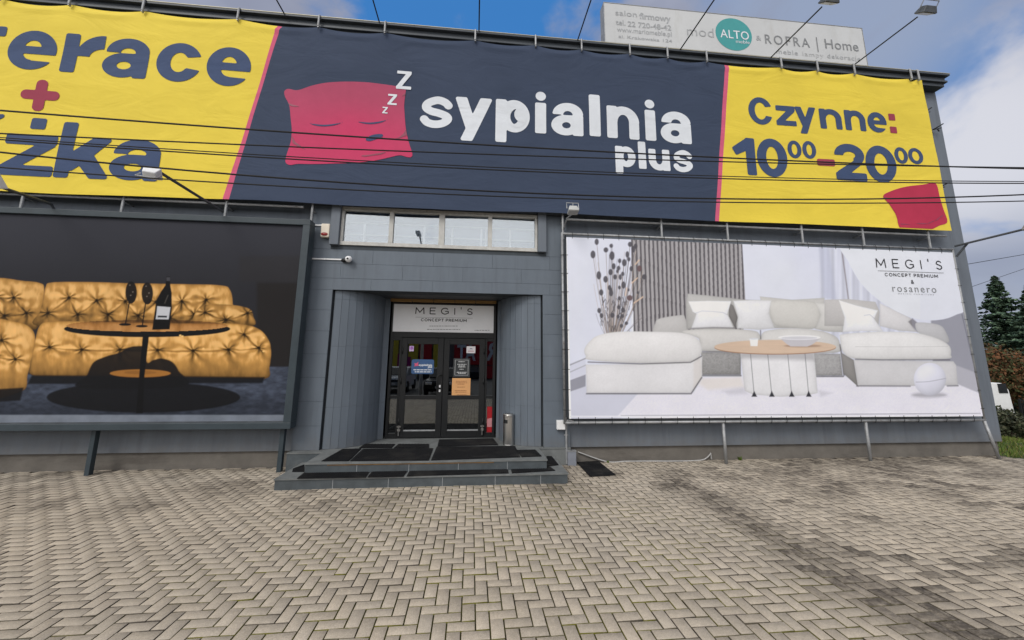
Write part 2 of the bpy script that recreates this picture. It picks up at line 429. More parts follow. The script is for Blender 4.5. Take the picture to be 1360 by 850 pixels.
def small_text(name, body, xa, xb, z, hgt, Y, mt, parent, spacing=1.0, weight=0.0):
    """a line of thin lettering, width xa..xb, capital height hgt, baseline z, converted to a mesh facing -Y"""
    cu = bpy.data.curves.new(name, 'FONT'); cu.body = body; cu.size = 1.0; cu.space_character = spacing; cu.offset = weight; cu.fill_mode = 'FRONT'; cu.resolution_u = 3
    o = bpy.data.objects.new(name+'_curve', cu); COL.objects.link(o)
    dg = bpy.context.evaluated_depsgraph_get(); me = bpy.data.meshes.new_from_object(o.evaluated_get(dg))
    bpy.data.objects.remove(o); bpy.data.curves.remove(cu)
    n = len(me.vertices); co = np.zeros(n*3, dtype=np.float32); me.vertices.foreach_get('co', co); co = co.reshape(-1, 3)
    lo, hi = co[:, 0].min(), co[:, 0].max()
    out = np.zeros_like(co); out[:, 0] = xa+(co[:, 0]-lo)/(hi-lo)*(xb-xa); out[:, 1] = Y; out[:, 2] = z+co[:, 1]/0.70*hgt
    me.vertices.foreach_set('co', out.ravel()); me.update(); me.name = name
    me.materials.clear(); me.materials.append(mt)
    ob = bpy.data.objects.new(name, me); COL.objects.link(ob)
    if parent: put(ob, parent)
    return ob
CAPS = {'M': (1.15, [[(0, 0), (.06, 1), (.575, .22), (1.09, 1), (1.15, 0)]]), 'E': (.72, [[(.72, 0), (0, 0), (0, 1), (.72, 1)], [(0, .52), (.64, .52)]]),
        'G': (1.0, ['arc', (.5, .5, .5, .5, 42, 322), [(.56, .46), (.98, .46), (.98, .16)]]), 'C': (.95, ['arc', (.5, .5, .5, .5, 45, 315)]), 'O': (1.02, ['arc', (.51, .5, .51, .5, 0, 360)]),
        'I': (.05, [[(.02, 0), (.02, 1)]]), "'": (.05, [[(.02, 1.18), (.02, .92)]]), 'S': (.72, ['spl', [(.66, .86), (.38, 1.0), (.10, .86), (.10, .64), (.38, .52), (.64, .38), (.66, .14), (.36, 0), (.04, .14)]]),
        'N': (.85, [[(0, 0), (0, 1), (.85, 0), (.85, 1)]]), 'P': (.68, [[(0, 0), (0, 1), (.40, 1), (.60, .94), (.68, .70), (.60, .46), (.40, .40), (0, .40)]]), 'T': (.78, [[(0, 1), (.78, 1)], [(.39, 1), (.39, 0)]]),
        'R': (.72, [[(0, 0), (0, 1), (.40, 1), (.60, .94), (.68, .70), (.60, .46), (.40, .40), (0, .40)], [(.40, .40), (.72, 0)]]), 'U': (.82, [[(0, 1), (0, .38), (.08, .12), (.28, 0), (.54, 0), (.74, .12), (.82, .38), (.82, 1)]])}
def caps(name, body, xa, xb, z, h, Y, mt, parent, wd, gap=.5, word=1.1):
    """thin spaced capitals drawn with an even stroke: width xa..xb, height h, on the plane y = Y"""
    adv = []; x = 0
    for ch in body:
        if ch == ' ': x += word-gap; continue
        adv.append((ch, x)); x += CAPS[ch][0]+gap
    k = (xb-xa)/(x-gap); mb = MB()
    for ch, x0 in adv:
        st = CAPS[ch][1]; L = []
        if st[0] == 'arc':
            c = st[1]; L.append([(c[0]+c[2]*math.cos(R(a)), c[1]+c[3]*math.sin(R(a))) for a in np.linspace(c[4], c[5], 28)]); L += st[2:]
        elif st[0] == 'spl': L.append(spline(st[1], 5))
        else: L = st
        L = [[(xa+(x0+u)*k, z+v*h) for u, v in l_] for l_ in L]
        fn = lambda X, Y_, L=L: np.min([d_line(X, Y_, l_) for l_ in L], axis=0)-wd/2
        ax = [p[0] for l_ in L for p in l_]; az = [p[1] for l_ in L for p in l_]; g = wd
        V, F = sdf_fill(fn, min(ax)-g, max(ax)+g, min(az)-g, max(az)+g, max(8, int((max(ax)-min(ax)+2*g)/(wd*.34))))
        mb.add([(u, Y, v) for u, v in V], [tuple(f) for f in F])
    return mb.build(name, mt, parent)
def join_parts(name, objs):
    """several text meshes -> one mesh part"""
    bm = bmesh.new(); mats = []
    for o in objs:
        k = len(bm.faces); bm.from_mesh(o.data); bm.faces.ensure_lookup_table()
        mt = o.data.materials[0]
        if mt not in mats: mats.append(mt)
        for f in bm.faces[k:]: f.material_index = mats.index(mt)
    me = bpy.data.meshes.new(name); bm.to_mesh(me); bm.free(); par = objs[0].parent
    for mt in mats: me.materials.append(mt)
    for o in objs: d = o.data; bpy.data.objects.remove(o); bpy.data.meshes.remove(d)
    ob = bpy.data.objects.new(name, me); COL.objects.link(ob)
    if par: put(ob, par)
    return ob

# painter for printed pictures: colours live in the print (a colour attribute), positions in photo pixels
class Paint:
    def __init__(s, x, y, aa=0.8): s.x = x; s.y = y; s.c = np.zeros((len(x), 3)); s.aa = aa
    def cov(s, d, soft=None): a = soft or s.aa; return 1-smooth01(-a, a, d)
    def put(s, d, col, op=1.0, soft=None):
        k = (s.cov(d, soft)*op)[:, None]; col = np.asarray(col, float)
        if col.ndim == 1 and col.max() > 1.0: col = np.asarray(lin(tuple(col)))
        s.c = s.c*(1-k)+col*k; return s
    def shade(s, d, f, soft=None):          # multiply inside d
        k = s.cov(d, soft)[:, None]; f = np.asarray(f, float)
        if f.ndim == 1: f = f[:, None]
        s.c = s.c*(1-k+k*f); return s
    def poly(s, pts, col, round_=0, op=1.0, soft=None):
        p = spline(pts, 6, True) if round_ else pts
        x0, y0 = np.min(p, axis=0)-6; x1, y1 = np.max(p, axis=0)+6
        d = np.full(len(s.x), 1e3); k = (s.x > x0) & (s.x < x1) & (s.y > y0) & (s.y < y1)
        d[k] = d_poly(s.x[k], s.y[k], p); s.put(d, col, op, soft); return d
    def line(s, pts, wd, col, op=1.0, soft=None):
        p = np.array(pts); x0, y0 = p.min(0)-wd-4; x1, y1 = p.max(0)+wd+4
        d = np.full(len(s.x), 1e3); k = (s.x > x0) & (s.x < x1) & (s.y > y0) & (s.y < y1)
        d[k] = d_line(s.x[k], s.y[k], pts)-wd; s.put(d, col, op, soft)
    def ell(s, cx, cy, rx, ry, col, op=1.0, soft=None):
        d = d_ell(s.x, s.y, cx, cy, rx, ry); s.put(d, col, op, soft); return d

# ================================================================== materials
M = {}
M['wall'] = mat('grey_wall_paint', (0.128, 0.148, 0.176), 0.62, var=0.13, scale=1.5, stretch=(2.4, 2.4, .3), bump=0.06, bscale=90, stain=((0.080, 0.092, 0.108), 2.2, 0.54, 0.82, (2.2, 2.2, 0.16)))
M['tile'] = mat('grey_cladding_tile', (0.116, 0.140, 0.170), 0.5, var=0.08, scale=2.6, stretch=(2.2, 2.2, .5), bump=0.05, bscale=50, stain=((0.078, 0.090, 0.106), 2.6, 0.55, 0.85, (2.2, 2.2, 0.14)))
M['joint'] = mat('cladding_joint', (0.05, 0.06, 0.07), 0.8)
M['trim'] = mat('dark_roof_trim', (0.050, 0.060, 0.072), 0.5, var=0.15, scale=2)
M['frame'] = mat('dark_billboard_frame', (0.036, 0.050, 0.060), 0.45, var=0.15, scale=3)
M['concrete'] = mat('dirty_concrete_plinth', (0.135, 0.125, 0.112), 0.9, var=0.2, scale=2.5, bump=0.2, bscale=60, stain=((0.07, 0.062, 0.055), 1.2, 0.5, 0.75, (0.6, 1, 2.5)))
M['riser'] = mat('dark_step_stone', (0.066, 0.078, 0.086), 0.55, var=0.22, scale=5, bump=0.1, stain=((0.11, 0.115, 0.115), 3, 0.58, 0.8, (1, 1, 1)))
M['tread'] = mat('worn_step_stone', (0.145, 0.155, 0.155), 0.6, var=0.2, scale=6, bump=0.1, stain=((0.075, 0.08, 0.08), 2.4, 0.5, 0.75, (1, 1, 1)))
M['door'] = mat('black_aluminium', (0.009, 0.010, 0.011), 0.45, var=0.1, scale=4, spec=0.3)
M['steel'] = mat('brushed_steel', (0.55, 0.54, 0.52), 0.32, 1.0, var=0.15, scale=3, stretch=(8, 8, 0.6))
M['galv'] = mat('dull_galvanised_steel', (0.30, 0.31, 0.32), 0.55, 0.4, var=0.25, scale=9, stain=((0.16, 0.12, 0.09), 4, 0.6, 0.75, (1, 1, 1)))
M['pipe'] = mat('dark_grey_pipe', (0.07, 0.078, 0.088), 0.5, var=0.25, scale=6)
M['blackm'] = mat('black_metal', (0.012, 0.013, 0.014), 0.5)
M['rubber'] = mat('black_rubber_mat', (0.007, 0.0075, 0.009), 0.9, var=0.35, scale=14, bump=0.4, bscale=120, spec=0.2, stain=((0.040, 0.038, 0.035), 2.2, 0.50, 0.8, (1, 1, 1)))
M['cream'] = mat('cream_plastic', (0.66, 0.60, 0.50), 0.45, var=0.05)
M['white'] = mat('white_plastic', (0.72, 0.73, 0.74), 0.45, var=0.06)
M['winframe'] = mat('weathered_window_frame', (0.46, 0.46, 0.44), 0.6, var=0.15, scale=12, stain=((0.24, 0.22, 0.19), 8, 0.58, 0.75, (1, 1, 1)))
M['navy'] = mat('navy_print', (0.041, 0.057, 0.097), 0.75, var=0.06, scale=0.8, spec=0.15)
M['yellow'] = mat('yellow_print', (0.70, 0.545, 0.060), 0.7, var=0.05, scale=0.8, spec=0.2)
M['pink'] = mat('pink_print', (0.56, 0.105, 0.19), 0.7, var=0.05, spec=0.1)
M['ink'] = mat('navy_lettering', (0.048, 0.074, 0.150), 0.7, var=0.05, spec=0.15)
M['white_print'] = mat('white_lettering', (0.62, 0.655, 0.70), 0.5, var=0.04)
M['plus'] = mat('wine_red_print', (0.30, 0.052, 0.085), 0.7, var=0.05, spec=0.1)
M['black_print'] = mat('black_lettering', (0.02, 0.02, 0.024), 0.6, var=0.05)
M['grey_print'] = mat('grey_lettering', (0.20, 0.21, 0.22), 0.6, var=0.05)
M['faded'] = mat('faded_grey_lettering', (0.34, 0.355, 0.37), 0.6, var=0.08, scale=20)
M['lightbox'] = mat('weathered_white_board', (0.50, 0.515, 0.525), 0.55, var=0.06, scale=1.5, stain=((0.40, 0.40, 0.38), 1.2, 0.55, 0.8, (1, 1, 0.3)))
M['teal'] = mat('teal_print', (0.045, 0.28, 0.285), 0.5, var=0.05)
M['wood'] = mat('varnished_wood_strip', (0.32, 0.19, 0.07), 0.5, var=0.25, scale=5, stretch=(1, 8, 8))
M['wire'] = mat('black_cable', (0.010, 0.010, 0.011), 0.6)
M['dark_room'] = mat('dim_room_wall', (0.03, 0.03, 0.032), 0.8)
M['pale_room'] = mat('pale_room_wall', (0.30, 0.35, 0.42), 0.8, var=0.12, scale=2, stretch=(1, 1, 6))
M['glass'] = glass_mat('door_glass', (0.32, 0.34, 0.35), 0.15, 0.5)
M['winglass'] = glass_mat('clerestory_glass', (0.93, 0.95, 0.97), 0.20, 0.5)
M['carglass'] = glass_mat('car_glass', (0.10, 0.11, 0.12), 0.12, 0.3)

WY, IY, PY = 7.15, 7.22, 7.275       # faces: entrance surround, infill walls, concrete plinth
BY = 6.95                             # plane of the banners

def splash(mt, z0, z1, col, amount):
    """mud splashed up from the pavement: clings to the foot of a wall with a ragged edge"""
    n = mt.node_tree.nodes; l = mt.node_tree.links; p = n['Principled BSDF']; src = p.inputs['Base Color'].links[0].from_socket
    g = n.new('ShaderNodeNewGeometry'); sp = n.new('ShaderNodeSeparateXYZ'); l.new(g.outputs['Position'], sp.inputs[0])
    q = n.new('ShaderNodeTexNoise'); q.inputs['Scale'].default_value = 5; q.inputs['Detail'].default_value = 8; q.inputs['Roughness'].default_value = .75; l.new(g.outputs['Position'], q.inputs['Vector'])
    a = n.new('ShaderNodeMath'); a.operation = 'MULTIPLY_ADD'; l.new(q.outputs[0], a.inputs[0]); a.inputs[1].default_value = -0.9; l.new(sp.outputs['Z'], a.inputs[2])
    r = n.new('ShaderNodeMapRange'); r.interpolation_type = 'SMOOTHSTEP'; l.new(a.outputs[0], r.inputs[0]); r.inputs[1].default_value = z1-.45; r.inputs[2].default_value = z0-.45; r.inputs[3].default_value = 0; r.inputs[4].default_value = amount
    m_ = n.new('ShaderNodeMix'); m_.data_type = 'RGBA'; l.new(r.outputs[0], m_.inputs[0]); l.new(src, m_.inputs[6]); m_.inputs[7].default_value = (*col, 1); l.new(m_.outputs[2], p.inputs['Base Color'])
for k_ in ('wall', 'tile'): splash(M[k_], .12, .62, (0.130, 0.120, 0.105), .40)
for k_ in ('navy', 'yellow', 'ink', 'white_print', 'pink'): crease(M[k_], 0.30, 0.9, (1, 1, 2.2))

# ================================================================== ground
GX, GY, GR = 0.2550, 3.0553, 0.00652  # one corner and the turn of the herringbone, surveyed
def gz(x, y):
    return -np.clip((x-13.0)*0.11, 0, 1.7)*smooth01(7.0, 9.5, y)
def gridsheet(name, xs, ys, zf, mt):
    X, Y = np.meshgrid(xs, ys); V = np.c_[X.ravel(), Y.ravel(), zf(X, Y).ravel()]
    nx, ny = len(xs), len(ys); i, j = np.meshgrid(np.arange(nx-1), np.arange(ny-1)); a = (j*nx+i).ravel()
    return mesh_np(name, V, np.c_[a, a+1, a+1+nx, a+nx], mt)
M['asphalt'] = mat('grey_asphalt', (0.075, 0.074, 0.072), 0.9, var=0.2, scale=3, bump=0.3, bscale=80)
M['grass'] = mat('short_grass_soil', (0.060, 0.085, 0.022), 0.9, var=0.35, scale=3, stain=((0.09, 0.075, 0.045), 1.1, 0.52, 0.68, (1, 1, 1)))
g = gridsheet('ground', np.r_[-900, -300, -100, -40, np.arange(-20, 60, 2.0), 100, 300, 900], np.r_[-900, -300, -100, -40, -20, -8, np.arange(-6, 40, 2.0), 60, 100, 300, 900], lambda x, y: gz(x, y)-0.045, M['asphalt']); struct(g)
g = gridsheet('grass_verge', np.r_[np.arange(10.91, 60, 1.0), 70, 120], np.r_[np.arange(7.02, 30, 1.0), 40, 60, 120], lambda x, y: gz(x, y)-0.012+0.02*np.sin(x*3.1)*np.cos(y*2.3)-0.01, M['grass']); struct(g)

def pave_mat():
    mt = bpy.data.materials.new('grey_paver'); mt.use_nodes = True; nt = mt.node_tree; n = nt.nodes; l = nt.links; p = n['Principled BSDF']
    p.inputs['Roughness'].default_value = 0.85; p.inputs['Specular IOR Level'].default_value = 0.3
    t = n.new('ShaderNodeTexCoord'); a = n.new('ShaderNodeAttribute'); a.attribute_name = 'tint'
    sp = n.new('ShaderNodeSeparateColor'); l.new(a.outputs['Color'], sp.inputs[0])     # R tone, G stain, B warmth
    def noise(sc, d, r=0.6):
        q = n.new('ShaderNodeTexNoise'); q.inputs['Scale'].default_value = sc; q.inputs['Detail'].default_value = d; q.inputs['Roughness'].default_value = r; l.new(t.outputs['Object'], q.inputs['Vector']); return q.outputs[0]
    def mr(v, a0, a1, b0, b1):
        q = n.new('ShaderNodeMapRange'); l.new(v, q.inputs[0])
        for i, x in enumerate((a0, a1, b0, b1)): q.inputs[1+i].default_value = x
        return q.outputs[0]
    def mth(op, x, y):
        q = n.new('ShaderNodeMath'); q.operation = op
        for i, v in enumerate((x, y)):
            if isinstance(v, (int, float)): q.inputs[i].default_value = v
            else: l.new(v, q.inputs[i])
        return q.outputs[0]
    def mix(f, x, y, bt='MIX'):
        q = n.new('ShaderNodeMix'); q.data_type = 'RGBA'; q.blend_type = bt
        if isinstance(f, (int, float)): q.inputs[0].default_value = f
        else: l.new(f, q.inputs[0])
        for i, v in ((6, x), (7, y)):
            if isinstance(v, tuple): q.inputs[i].default_value = (*v, 1)
            else: l.new(v, q.inputs[i])
        return q.outputs[2]
    base = mix(sp.outputs['Blue'], (0.382, 0.342, 0.284), (0.432, 0.376, 0.300))
    base = mix(1.0, base, mr(sp.outputs['Red'], 0, 1, 0.89, 1.07), 'MULTIPLY')
    base = mix(1.0, base, mr(noise(150, 4, 0.7), 0.28, 0.72, 0.74, 1.26), 'MULTIPLY')
    base = mix(1.0, base, mr(noise(1.3, 6, 0.65), 0.3, 0.7, 0.88, 1.10), 'MULTIPLY')
    base = mix(1.0, base, mr(noise(28, 6, 0.75), 0.3, 0.7, 0.84, 1.12), 'MULTIPLY')
    st = mth('MULTIPLY', sp.outputs['Green'], mr(noise(16, 6, 0.75), 0.32, 0.62, 0.45, 1.25))
    soil = mix(mth('SUBTRACT', sp.outputs['Blue'], 1.0), (0.078, 0.066, 0.054), (0.125, 0.118, 0.012))
    base = mix(st, base, soil)
    l.new(base, p.inputs['Base Color'])
    b = n.new('ShaderNodeBump'); b.inputs['Strength'].default_value = 0.35; b.inputs['Distance'].default_value = 0.004; l.new(noise(160, 4), b.inputs['Height']); l.new(b.outputs[0], p.inputs['Normal'])
    return mt
def joint_mat():
    mt = bpy.data.materials.new('paver_joint_moss'); mt.use_nodes = True; nt = mt.node_tree; n = nt.nodes; l = nt.links; p = n['Principled BSDF']; p.inputs['Roughness'].default_value = 0.95
    a = n.new('ShaderNodeAttribute'); a.attribute_name = 'tint'; t = n.new('ShaderNodeTexCoord')
    q = n.new('ShaderNodeTexNoise'); q.inputs['Scale'].default_value = 9; q.inputs['Detail'].default_value = 6; l.new(t.outputs['Object'], q.inputs['Vector'])
    r = n.new('ShaderNodeMapRange'); r.inputs[1].default_value = 0.40; r.inputs[2].default_value = 0.60; l.new(q.outputs[0], r.inputs[0])
    f = n.new('ShaderNodeMath'); f.operation = 'MULTIPLY'; l.new(a.outputs['Fac'], f.inputs[0]); l.new(r.outputs[0], f.inputs[1])
    x = n.new('ShaderNodeMix'); x.data_type = 'RGBA'; l.new(f.outputs[0], x.inputs[0]); x.inputs[6].default_value = (0.022, 0.017, 0.011, 1); x.inputs[7].default_value = (0.085, 0.080, 0.016, 1)
    l.new(x.outputs[2], p.inputs['Base Color']); return mt

def make_pavement():
    K, S = np.meshgrid(np.arange(-260, 261), np.arange(-140, 141)); K = K.ravel(); S = S.ravel()
    rects = []
    rects.append(np.c_[K+2*S, K+2*S+2, -K+2*S-1, -K+2*S]); rects.append(np.c_[K+2*S+2, K+2*S+3, -K+2*S-1, -K+2*S+1])
    r = np.concatenate(rects).astype(float)*0.1
    c, s = math.cos(GR), math.sin(GR)
    cx = (r[:, 0]+r[:, 1])/2; cy = (r[:, 2]+r[:, 3])/2
    wx = c*cx-s*cy+GX; wy = s*cx+c*cy+GY
    keep = (wx > -13.5) & (wx < 15) & (wy > -3.2) & (wy < PY+0.02) & ~((wx > -2.75) & (wx < 1.42) & (wy > 6.16))
    keep &= ~((wx > 10.85) & (wy > 7.0))
    keep &= ~((wx < -2.6) & (wy > 7.18) & (wx > -3.0))
    r = r[keep]; wx = wx[keep]; wy = wy[keep]; n = len(r)
    tone = np.clip(RNG.normal(0.5, 0.22, n), 0, 1); warm = np.clip(0.5+0.9*(fbm(wx*0.35+3, wy*0.35, 3, 5)-0.5)+RNG.normal(0, .12, n), 0, 1)
    # oil and tyre stains: a long streak running from the hall towards the lower right, and dirt by the wall
    def seg(ax, ay, bx, by): return d_line(wx, wy, [(ax, ay), (bx, by)])
    nb = fbm(wx*1.7, wy*1.7, 4, 21)
    A = atz(890, 632, 0); B = atz(985, 690, 0); C_ = atz(1120, 770, 0); D = atz(1300, 845, 0)
    str1 = np.minimum(seg(A.x, A.y, B.x, B.y), np.minimum(seg(B.x, B.y, C_.x, C_.y), seg(C_.x, C_.y, D.x, D.y)+0.02))
    st = smooth01(0.46, 0.0, str1-0.30*(nb-0.5))*0.85
    st = np.maximum(st, smooth01(0.55, 0.1, np.hypot((wx-D.x)*0.8, (wy-D.y)*1.3)-0.25*(nb-.5))*0.95)
    st = np.maximum(st, smooth01(0.50, 0.72, nb+0.30*smooth01(5.3, 7.0, wy)*smooth01(3.5, 6.0, wx)*smooth01(11, 9, wx)-0.06)*0.72*smooth01(4.4, 6.2, wy))   # blotches under the white billboard
    st = np.maximum(st, smooth01(0.55, 0.75, fbm(wx*1.3+9, wy*1.6, 4, 33)+0.16*smooth01(4.6, 6.8, wy)*smooth01(-1.5, -4, wx)-0.03)*0.5*smooth01(4.2, 6.2, wy))
    st = np.maximum(st, smooth01(.50, .68, fbm(wx*2.2+4, wy*2.6+7, 4, 51))*.75*smooth01(1.8, 3.6, wx-(wy-3)*.4))
    for (px, py, rr, a) in ((1170, 806, .28, .85), (1085, 790, .2, .5), (540, 655, .28, .55), (500, 664, .2, .5), (715, 667, .14, .6), (640, 648, .2, .35), (330, 650, .4, .5), (1090, 655, .5, .7), (1050, 700, .22, .6), (990, 652, .3, .55), (1130, 700, .25, .4), (1230, 655, .4, .45), (420, 640, .25, .6)):
        q = atz(px, py, 0); st = np.maximum(st, a*smooth01(1.0, 0.25, np.hypot(wx-q.x, wy-q.y)/rr+0.8*(nb-.5)))
    st = np.clip(st*(0.45+0.85*RNG.random(n)), 0, 0.92)
    g_, ch = 0.0044, 0.0018
    z0 = RNG.normal(0, 0.0013, n); tx = RNG.normal(0, 0.011, n); ty = RNG.normal(0, 0.011, n)
    low = 0.0035*(fbm(wx*0.5, wy*0.5, 2, 77)-0.5)*4
    vs = []
    for (ins, dz) in ((g_+ch, 0.0), (g_, -0.0018)):
        for (ix, iy) in ((0, 2), (1, 2), (1, 3), (0, 3)):
            lx = r[:, ix]+(ins if ix == 0 else -ins); ly = r[:, iy]+(ins if iy == 2 else -ins)
            ox = lx-(r[:, 0]+r[:, 1])/2; oy = ly-(r[:, 2]+r[:, 3])/2
            vs.append(np.c_[c*lx-s*ly+GX, s*lx+c*ly+GY, z0+low+tx*ox+ty*oy+dz])
    for (ix, iy) in ((0, 2), (1, 2), (1, 3), (0, 3)):
        q = vs[4+len(vs)-8].copy(); q[:, 2] -= 0.016; vs.append(q)
    V = np.stack(vs, 1).reshape(-1, 3); b = np.arange(n)[:, None]*12
    qs = [(0, 1, 2, 3)]+[(4+i, 4+(i+1) % 4, (i+1) % 4, i) for i in range(4)]+[(8+i, 8+(i+1) % 4, 4+(i+1) % 4, 4+i) for i in range(4)]
    F = np.concatenate([b+np.array(q) for q in qs])
    col = np.repeat(np.c_[tone, st, warm], 12, axis=0); kk = np.arange(12*n) % 12
    col[kk >= 4, 1] = 1.25; col[kk >= 4, 0] = 0.0; mo = np.clip(smooth01(3.2, 0.8, np.hypot((wx-0.15)*0.8, (wy-3.2)*0.7))*1.3*smooth01(.36, .6, fbm(wx*3, wy*3, 3, 61)), 0, 1); col[kk >= 4, 2] = np.repeat(1+mo, 8)        # soil on the flanks of the stones
    # bed between the stones
    bx = np.arange(-13.6, 15.2, 0.2); by = np.arange(-3.3, 7.42, 0.2); X, Y = np.meshgrid(bx, by)
    lowb = 0.0035*(fbm(X*0.5, Y*0.5, 2, 77)-0.5)*4
    BV = np.c_[X.ravel(), Y.ravel(), (lowb-0.0125).ravel()]; nx = len(bx); i, j = np.meshgrid(np.arange(nx-1), np.arange(len(by)-1)); a = (j*nx+i).ravel(); BF = np.c_[a, a+1, a+1+nx, a+nx]+len(V)
    cxm = (X[:-1, :-1]).ravel(); cym = Y[:-1, :-1].ravel(); kb = ~((cxm > 10.7) & (cym > 6.9)); BF = BF[kb]
    moss = np.clip(smooth01(3.6, 0.6, np.hypot((X-0.15)*0.85, (Y-3.2)*0.75))*1.25+0.25*smooth01(.5, .8, fbm(X, Y, 3, 8)), 0, 1).ravel()
    V = np.r_[V, BV]; F = np.r_[F, BF]; col = np.r_[col, np.c_[moss, moss, moss]]
    mi = np.zeros(len(F)); mi[-len(BF):] = 1
    struct(mesh_np('pavement', V, F, [pave_mat(), joint_mat()], None, col, mi))
make_pavement()

# ================================================================== building
hall = thing('store_building', 'long dark grey store hall with a recessed entrance between two billboards', 'building', (0, 7.2, 0))
XL, XR, ZT = -34.0, 10.905, 8.45
PLX, PRX = -2.60, 1.287               # entrance opening
mb = MB()
mb.box(XL, -3.06, IY, 7.5, 0.28, ZT); mb.box(1.78, XR, IY, 7.5, 0.28, ZT)
mb.box(XR-0.3, XR-0.002, 7.5, 27, 0.28, ZT-.01); mb.box(XL, XL+.3, 7.5, 27, 0.28, ZT-.01); mb.box(XL+.3, XR-.3, 26.7, 27, 0, ZT-.01)
wall = mb.build('wall', M['wall'], hall)
# faint sheet seams on the infill walls
mb = MB()
mb.box(XL+.3, XR-.3, 7.5, 26.7, ZT-0.25, ZT-0.05); mb.build('roof', M['trim'], hall)
mb = MB(); mb.box(XL, -3.06, PY, 7.6, -0.1, 0.279); mb.box(1.78, XR-.04, PY, 7.6, -0.1, 0.279); mb.box(XR-.35, XR-.06, 7.6, 27, -1.8, 0.279)
mb.build('plinth', M['concrete'], hall)
mb = MB()
S0, S1 = WY, 7.5
mb.box(-3.06, PLX, S0, S1, 0, 3.95); mb.box(PRX, 1.78, S0, S1, 0, 3.95); mb.box(PLX, PRX, S0, S1, 3.095, 3.95)
mb.box(-3.06, -2.545, S0, S1, 3.95, ZT); mb.box(1.185, 1.78, S0, S1, 3.95, ZT); mb.box(-2.545, 1.185, S0, S1, 4.70, ZT)
mb.build('entrance_surround', M['joint'], hall)
# cladding tiles on the surround
mb = MB(); gap = 0.0022
def tile(x0, x1, z0, z1):
    if x1-x0 > 0.02 and z1-z0 > 0.02:
        d = random.uniform(0.006, 0.0085); mb.box(x0+gap, x1-gap, WY-d, WY, z0+gap, z1-gap)
zs = [0.30, 0.70, 1.11, 1.52, 1.93, 2.34, 2.72, 3.095]
for a, b in zip(zs[:-1], zs[1:]): tile(-3.06, PLX, a, b); tile(PRX, 1.78, a, b)
zs = [3.095, 3.31, 3.59, 3.86, 3.95]
for k, (a, b) in enumerate(zip(zs[:-1], zs[1:])):
    xs = [-3.06]+[x for x in np.arange(-4.17+(0.56 if k % 2 else 0), 1.78, 1.12) if x > -3.0]+[1.78]
    if k == 3:
        tile(-3.06, -2.70, a, 4.70); tile(1.36, 1.78, a, 4.70)
        continue
    for x0, x1 in zip(xs[:-1], xs[1:]): tile(x0, x1, a, b)
tile(-3.06, 1.78, 4.72, 6.0)
mb.build('cladding', M['tile'], hall)
# convex curved side walls of the recess, clad in narrow upright tiles
def curve_pts(side, n):
    out = []
    for i in range(n+1):
        t = i/n*math.pi/2; x = 0.72*math.sin(t); y = 7.2+0.80*(1-math.cos(t))
        out.append((PLX+0.03+x, y) if side < 0 else (PRX-0.03-x, y))
    return out
for side in (-1, 1):
    mb = MB(); P = curve_pts(side, 9); sgn = 1 if side < 0 else -1
    jx = -1.72 if side < 0 else 0.452
    back = P+[(jx-sgn*0.03, 8.06)]
    for (a, b) in zip(back[:-1], back[1:]):
        A = Vector((a[0], a[1], 0)); B = Vector((b[0], b[1], 0)); d = (B-A).normalized(); nrm = Vector((d.y, -d.x, 0))
        if nrm.x*sgn < 0: nrm = -nrm
        if side > 0 and nrm.x > 0: nrm = -nrm
        # backing
        mb.add([(a[0], a[1], 0.30), (b[0], b[1], 0.30), (b[0], b[1], 3.095), (a[0], a[1], 3.095)], [(0, 1, 2, 3)], 1)
        off = random.uniform(-.02, .02)
        for z0, z1 in ((0.302, 1.0+off), (1.0+off, 2.07+off), (2.07+off, 2.93), (2.93, 3.093)):
            L_ = (B-A).length; e = min(0.0018, L_*0.1); th = random.uniform(.006, .0085)
            p = [A+d*e, B-d*e]
            v = [(q+nrm*o).to_tuple()[:2]+(z,) for z in (z0+e, z1-e) for o in (th, 0.0) for q in p]
            mb.hexa(v, 0)
    mb.box(*((PLX, PLX+.03) if side < 0 else (PRX-.03, PRX)), 7.24, 7.5, .3, 3.095, 1)
    mb.build('curved_wall', [M['tile'], M['joint']], hall)
# soffit over the recess and box around the lobby
mb = MB(); mb.box(PLX-.02, PRX+.02, 7.5, 8.4, 3.096, 3.25); mb.build('ceiling', M['trim'], hall)
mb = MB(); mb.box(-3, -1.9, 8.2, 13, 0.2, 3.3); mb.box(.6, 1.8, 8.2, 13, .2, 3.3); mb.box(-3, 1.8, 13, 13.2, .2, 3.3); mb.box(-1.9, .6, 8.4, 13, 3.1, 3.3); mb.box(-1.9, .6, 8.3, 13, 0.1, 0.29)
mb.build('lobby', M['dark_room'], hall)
mb = MB()
for i in range(5):
    x0 = -1.75+i*0.44; mb.box(x0+.006, x0+.434, 8.0, 8.06, 3.035, 3.094)
mb.build('wooden_lintel_strip', M['wood'], hall, 0.004)
# roof edge
mb = MB(); mb.box(XL, XR+.02, 6.97, 7.6, 8.385, 8.43); mb.box(XL, XR+0.0, 7.0, 7.6, 8.43, 8.53); mb.box(XL, XR+.05, 6.93, 7.6, 8.53, 8.575); mb.box(XL, XR-.02, 7.02, 7.6, 8.30, 8.385)
mb.build('roof_edge', M['trim'], hall, 0.006)
mb = MB(); mb.box(XL, XR+.06, 6.925, 7.0, 8.576, 8.588); mb.build('edge_flashing', mat('yellowish_flashing', (0.42, 0.40, 0.30), 0.5, 0.2), hall)

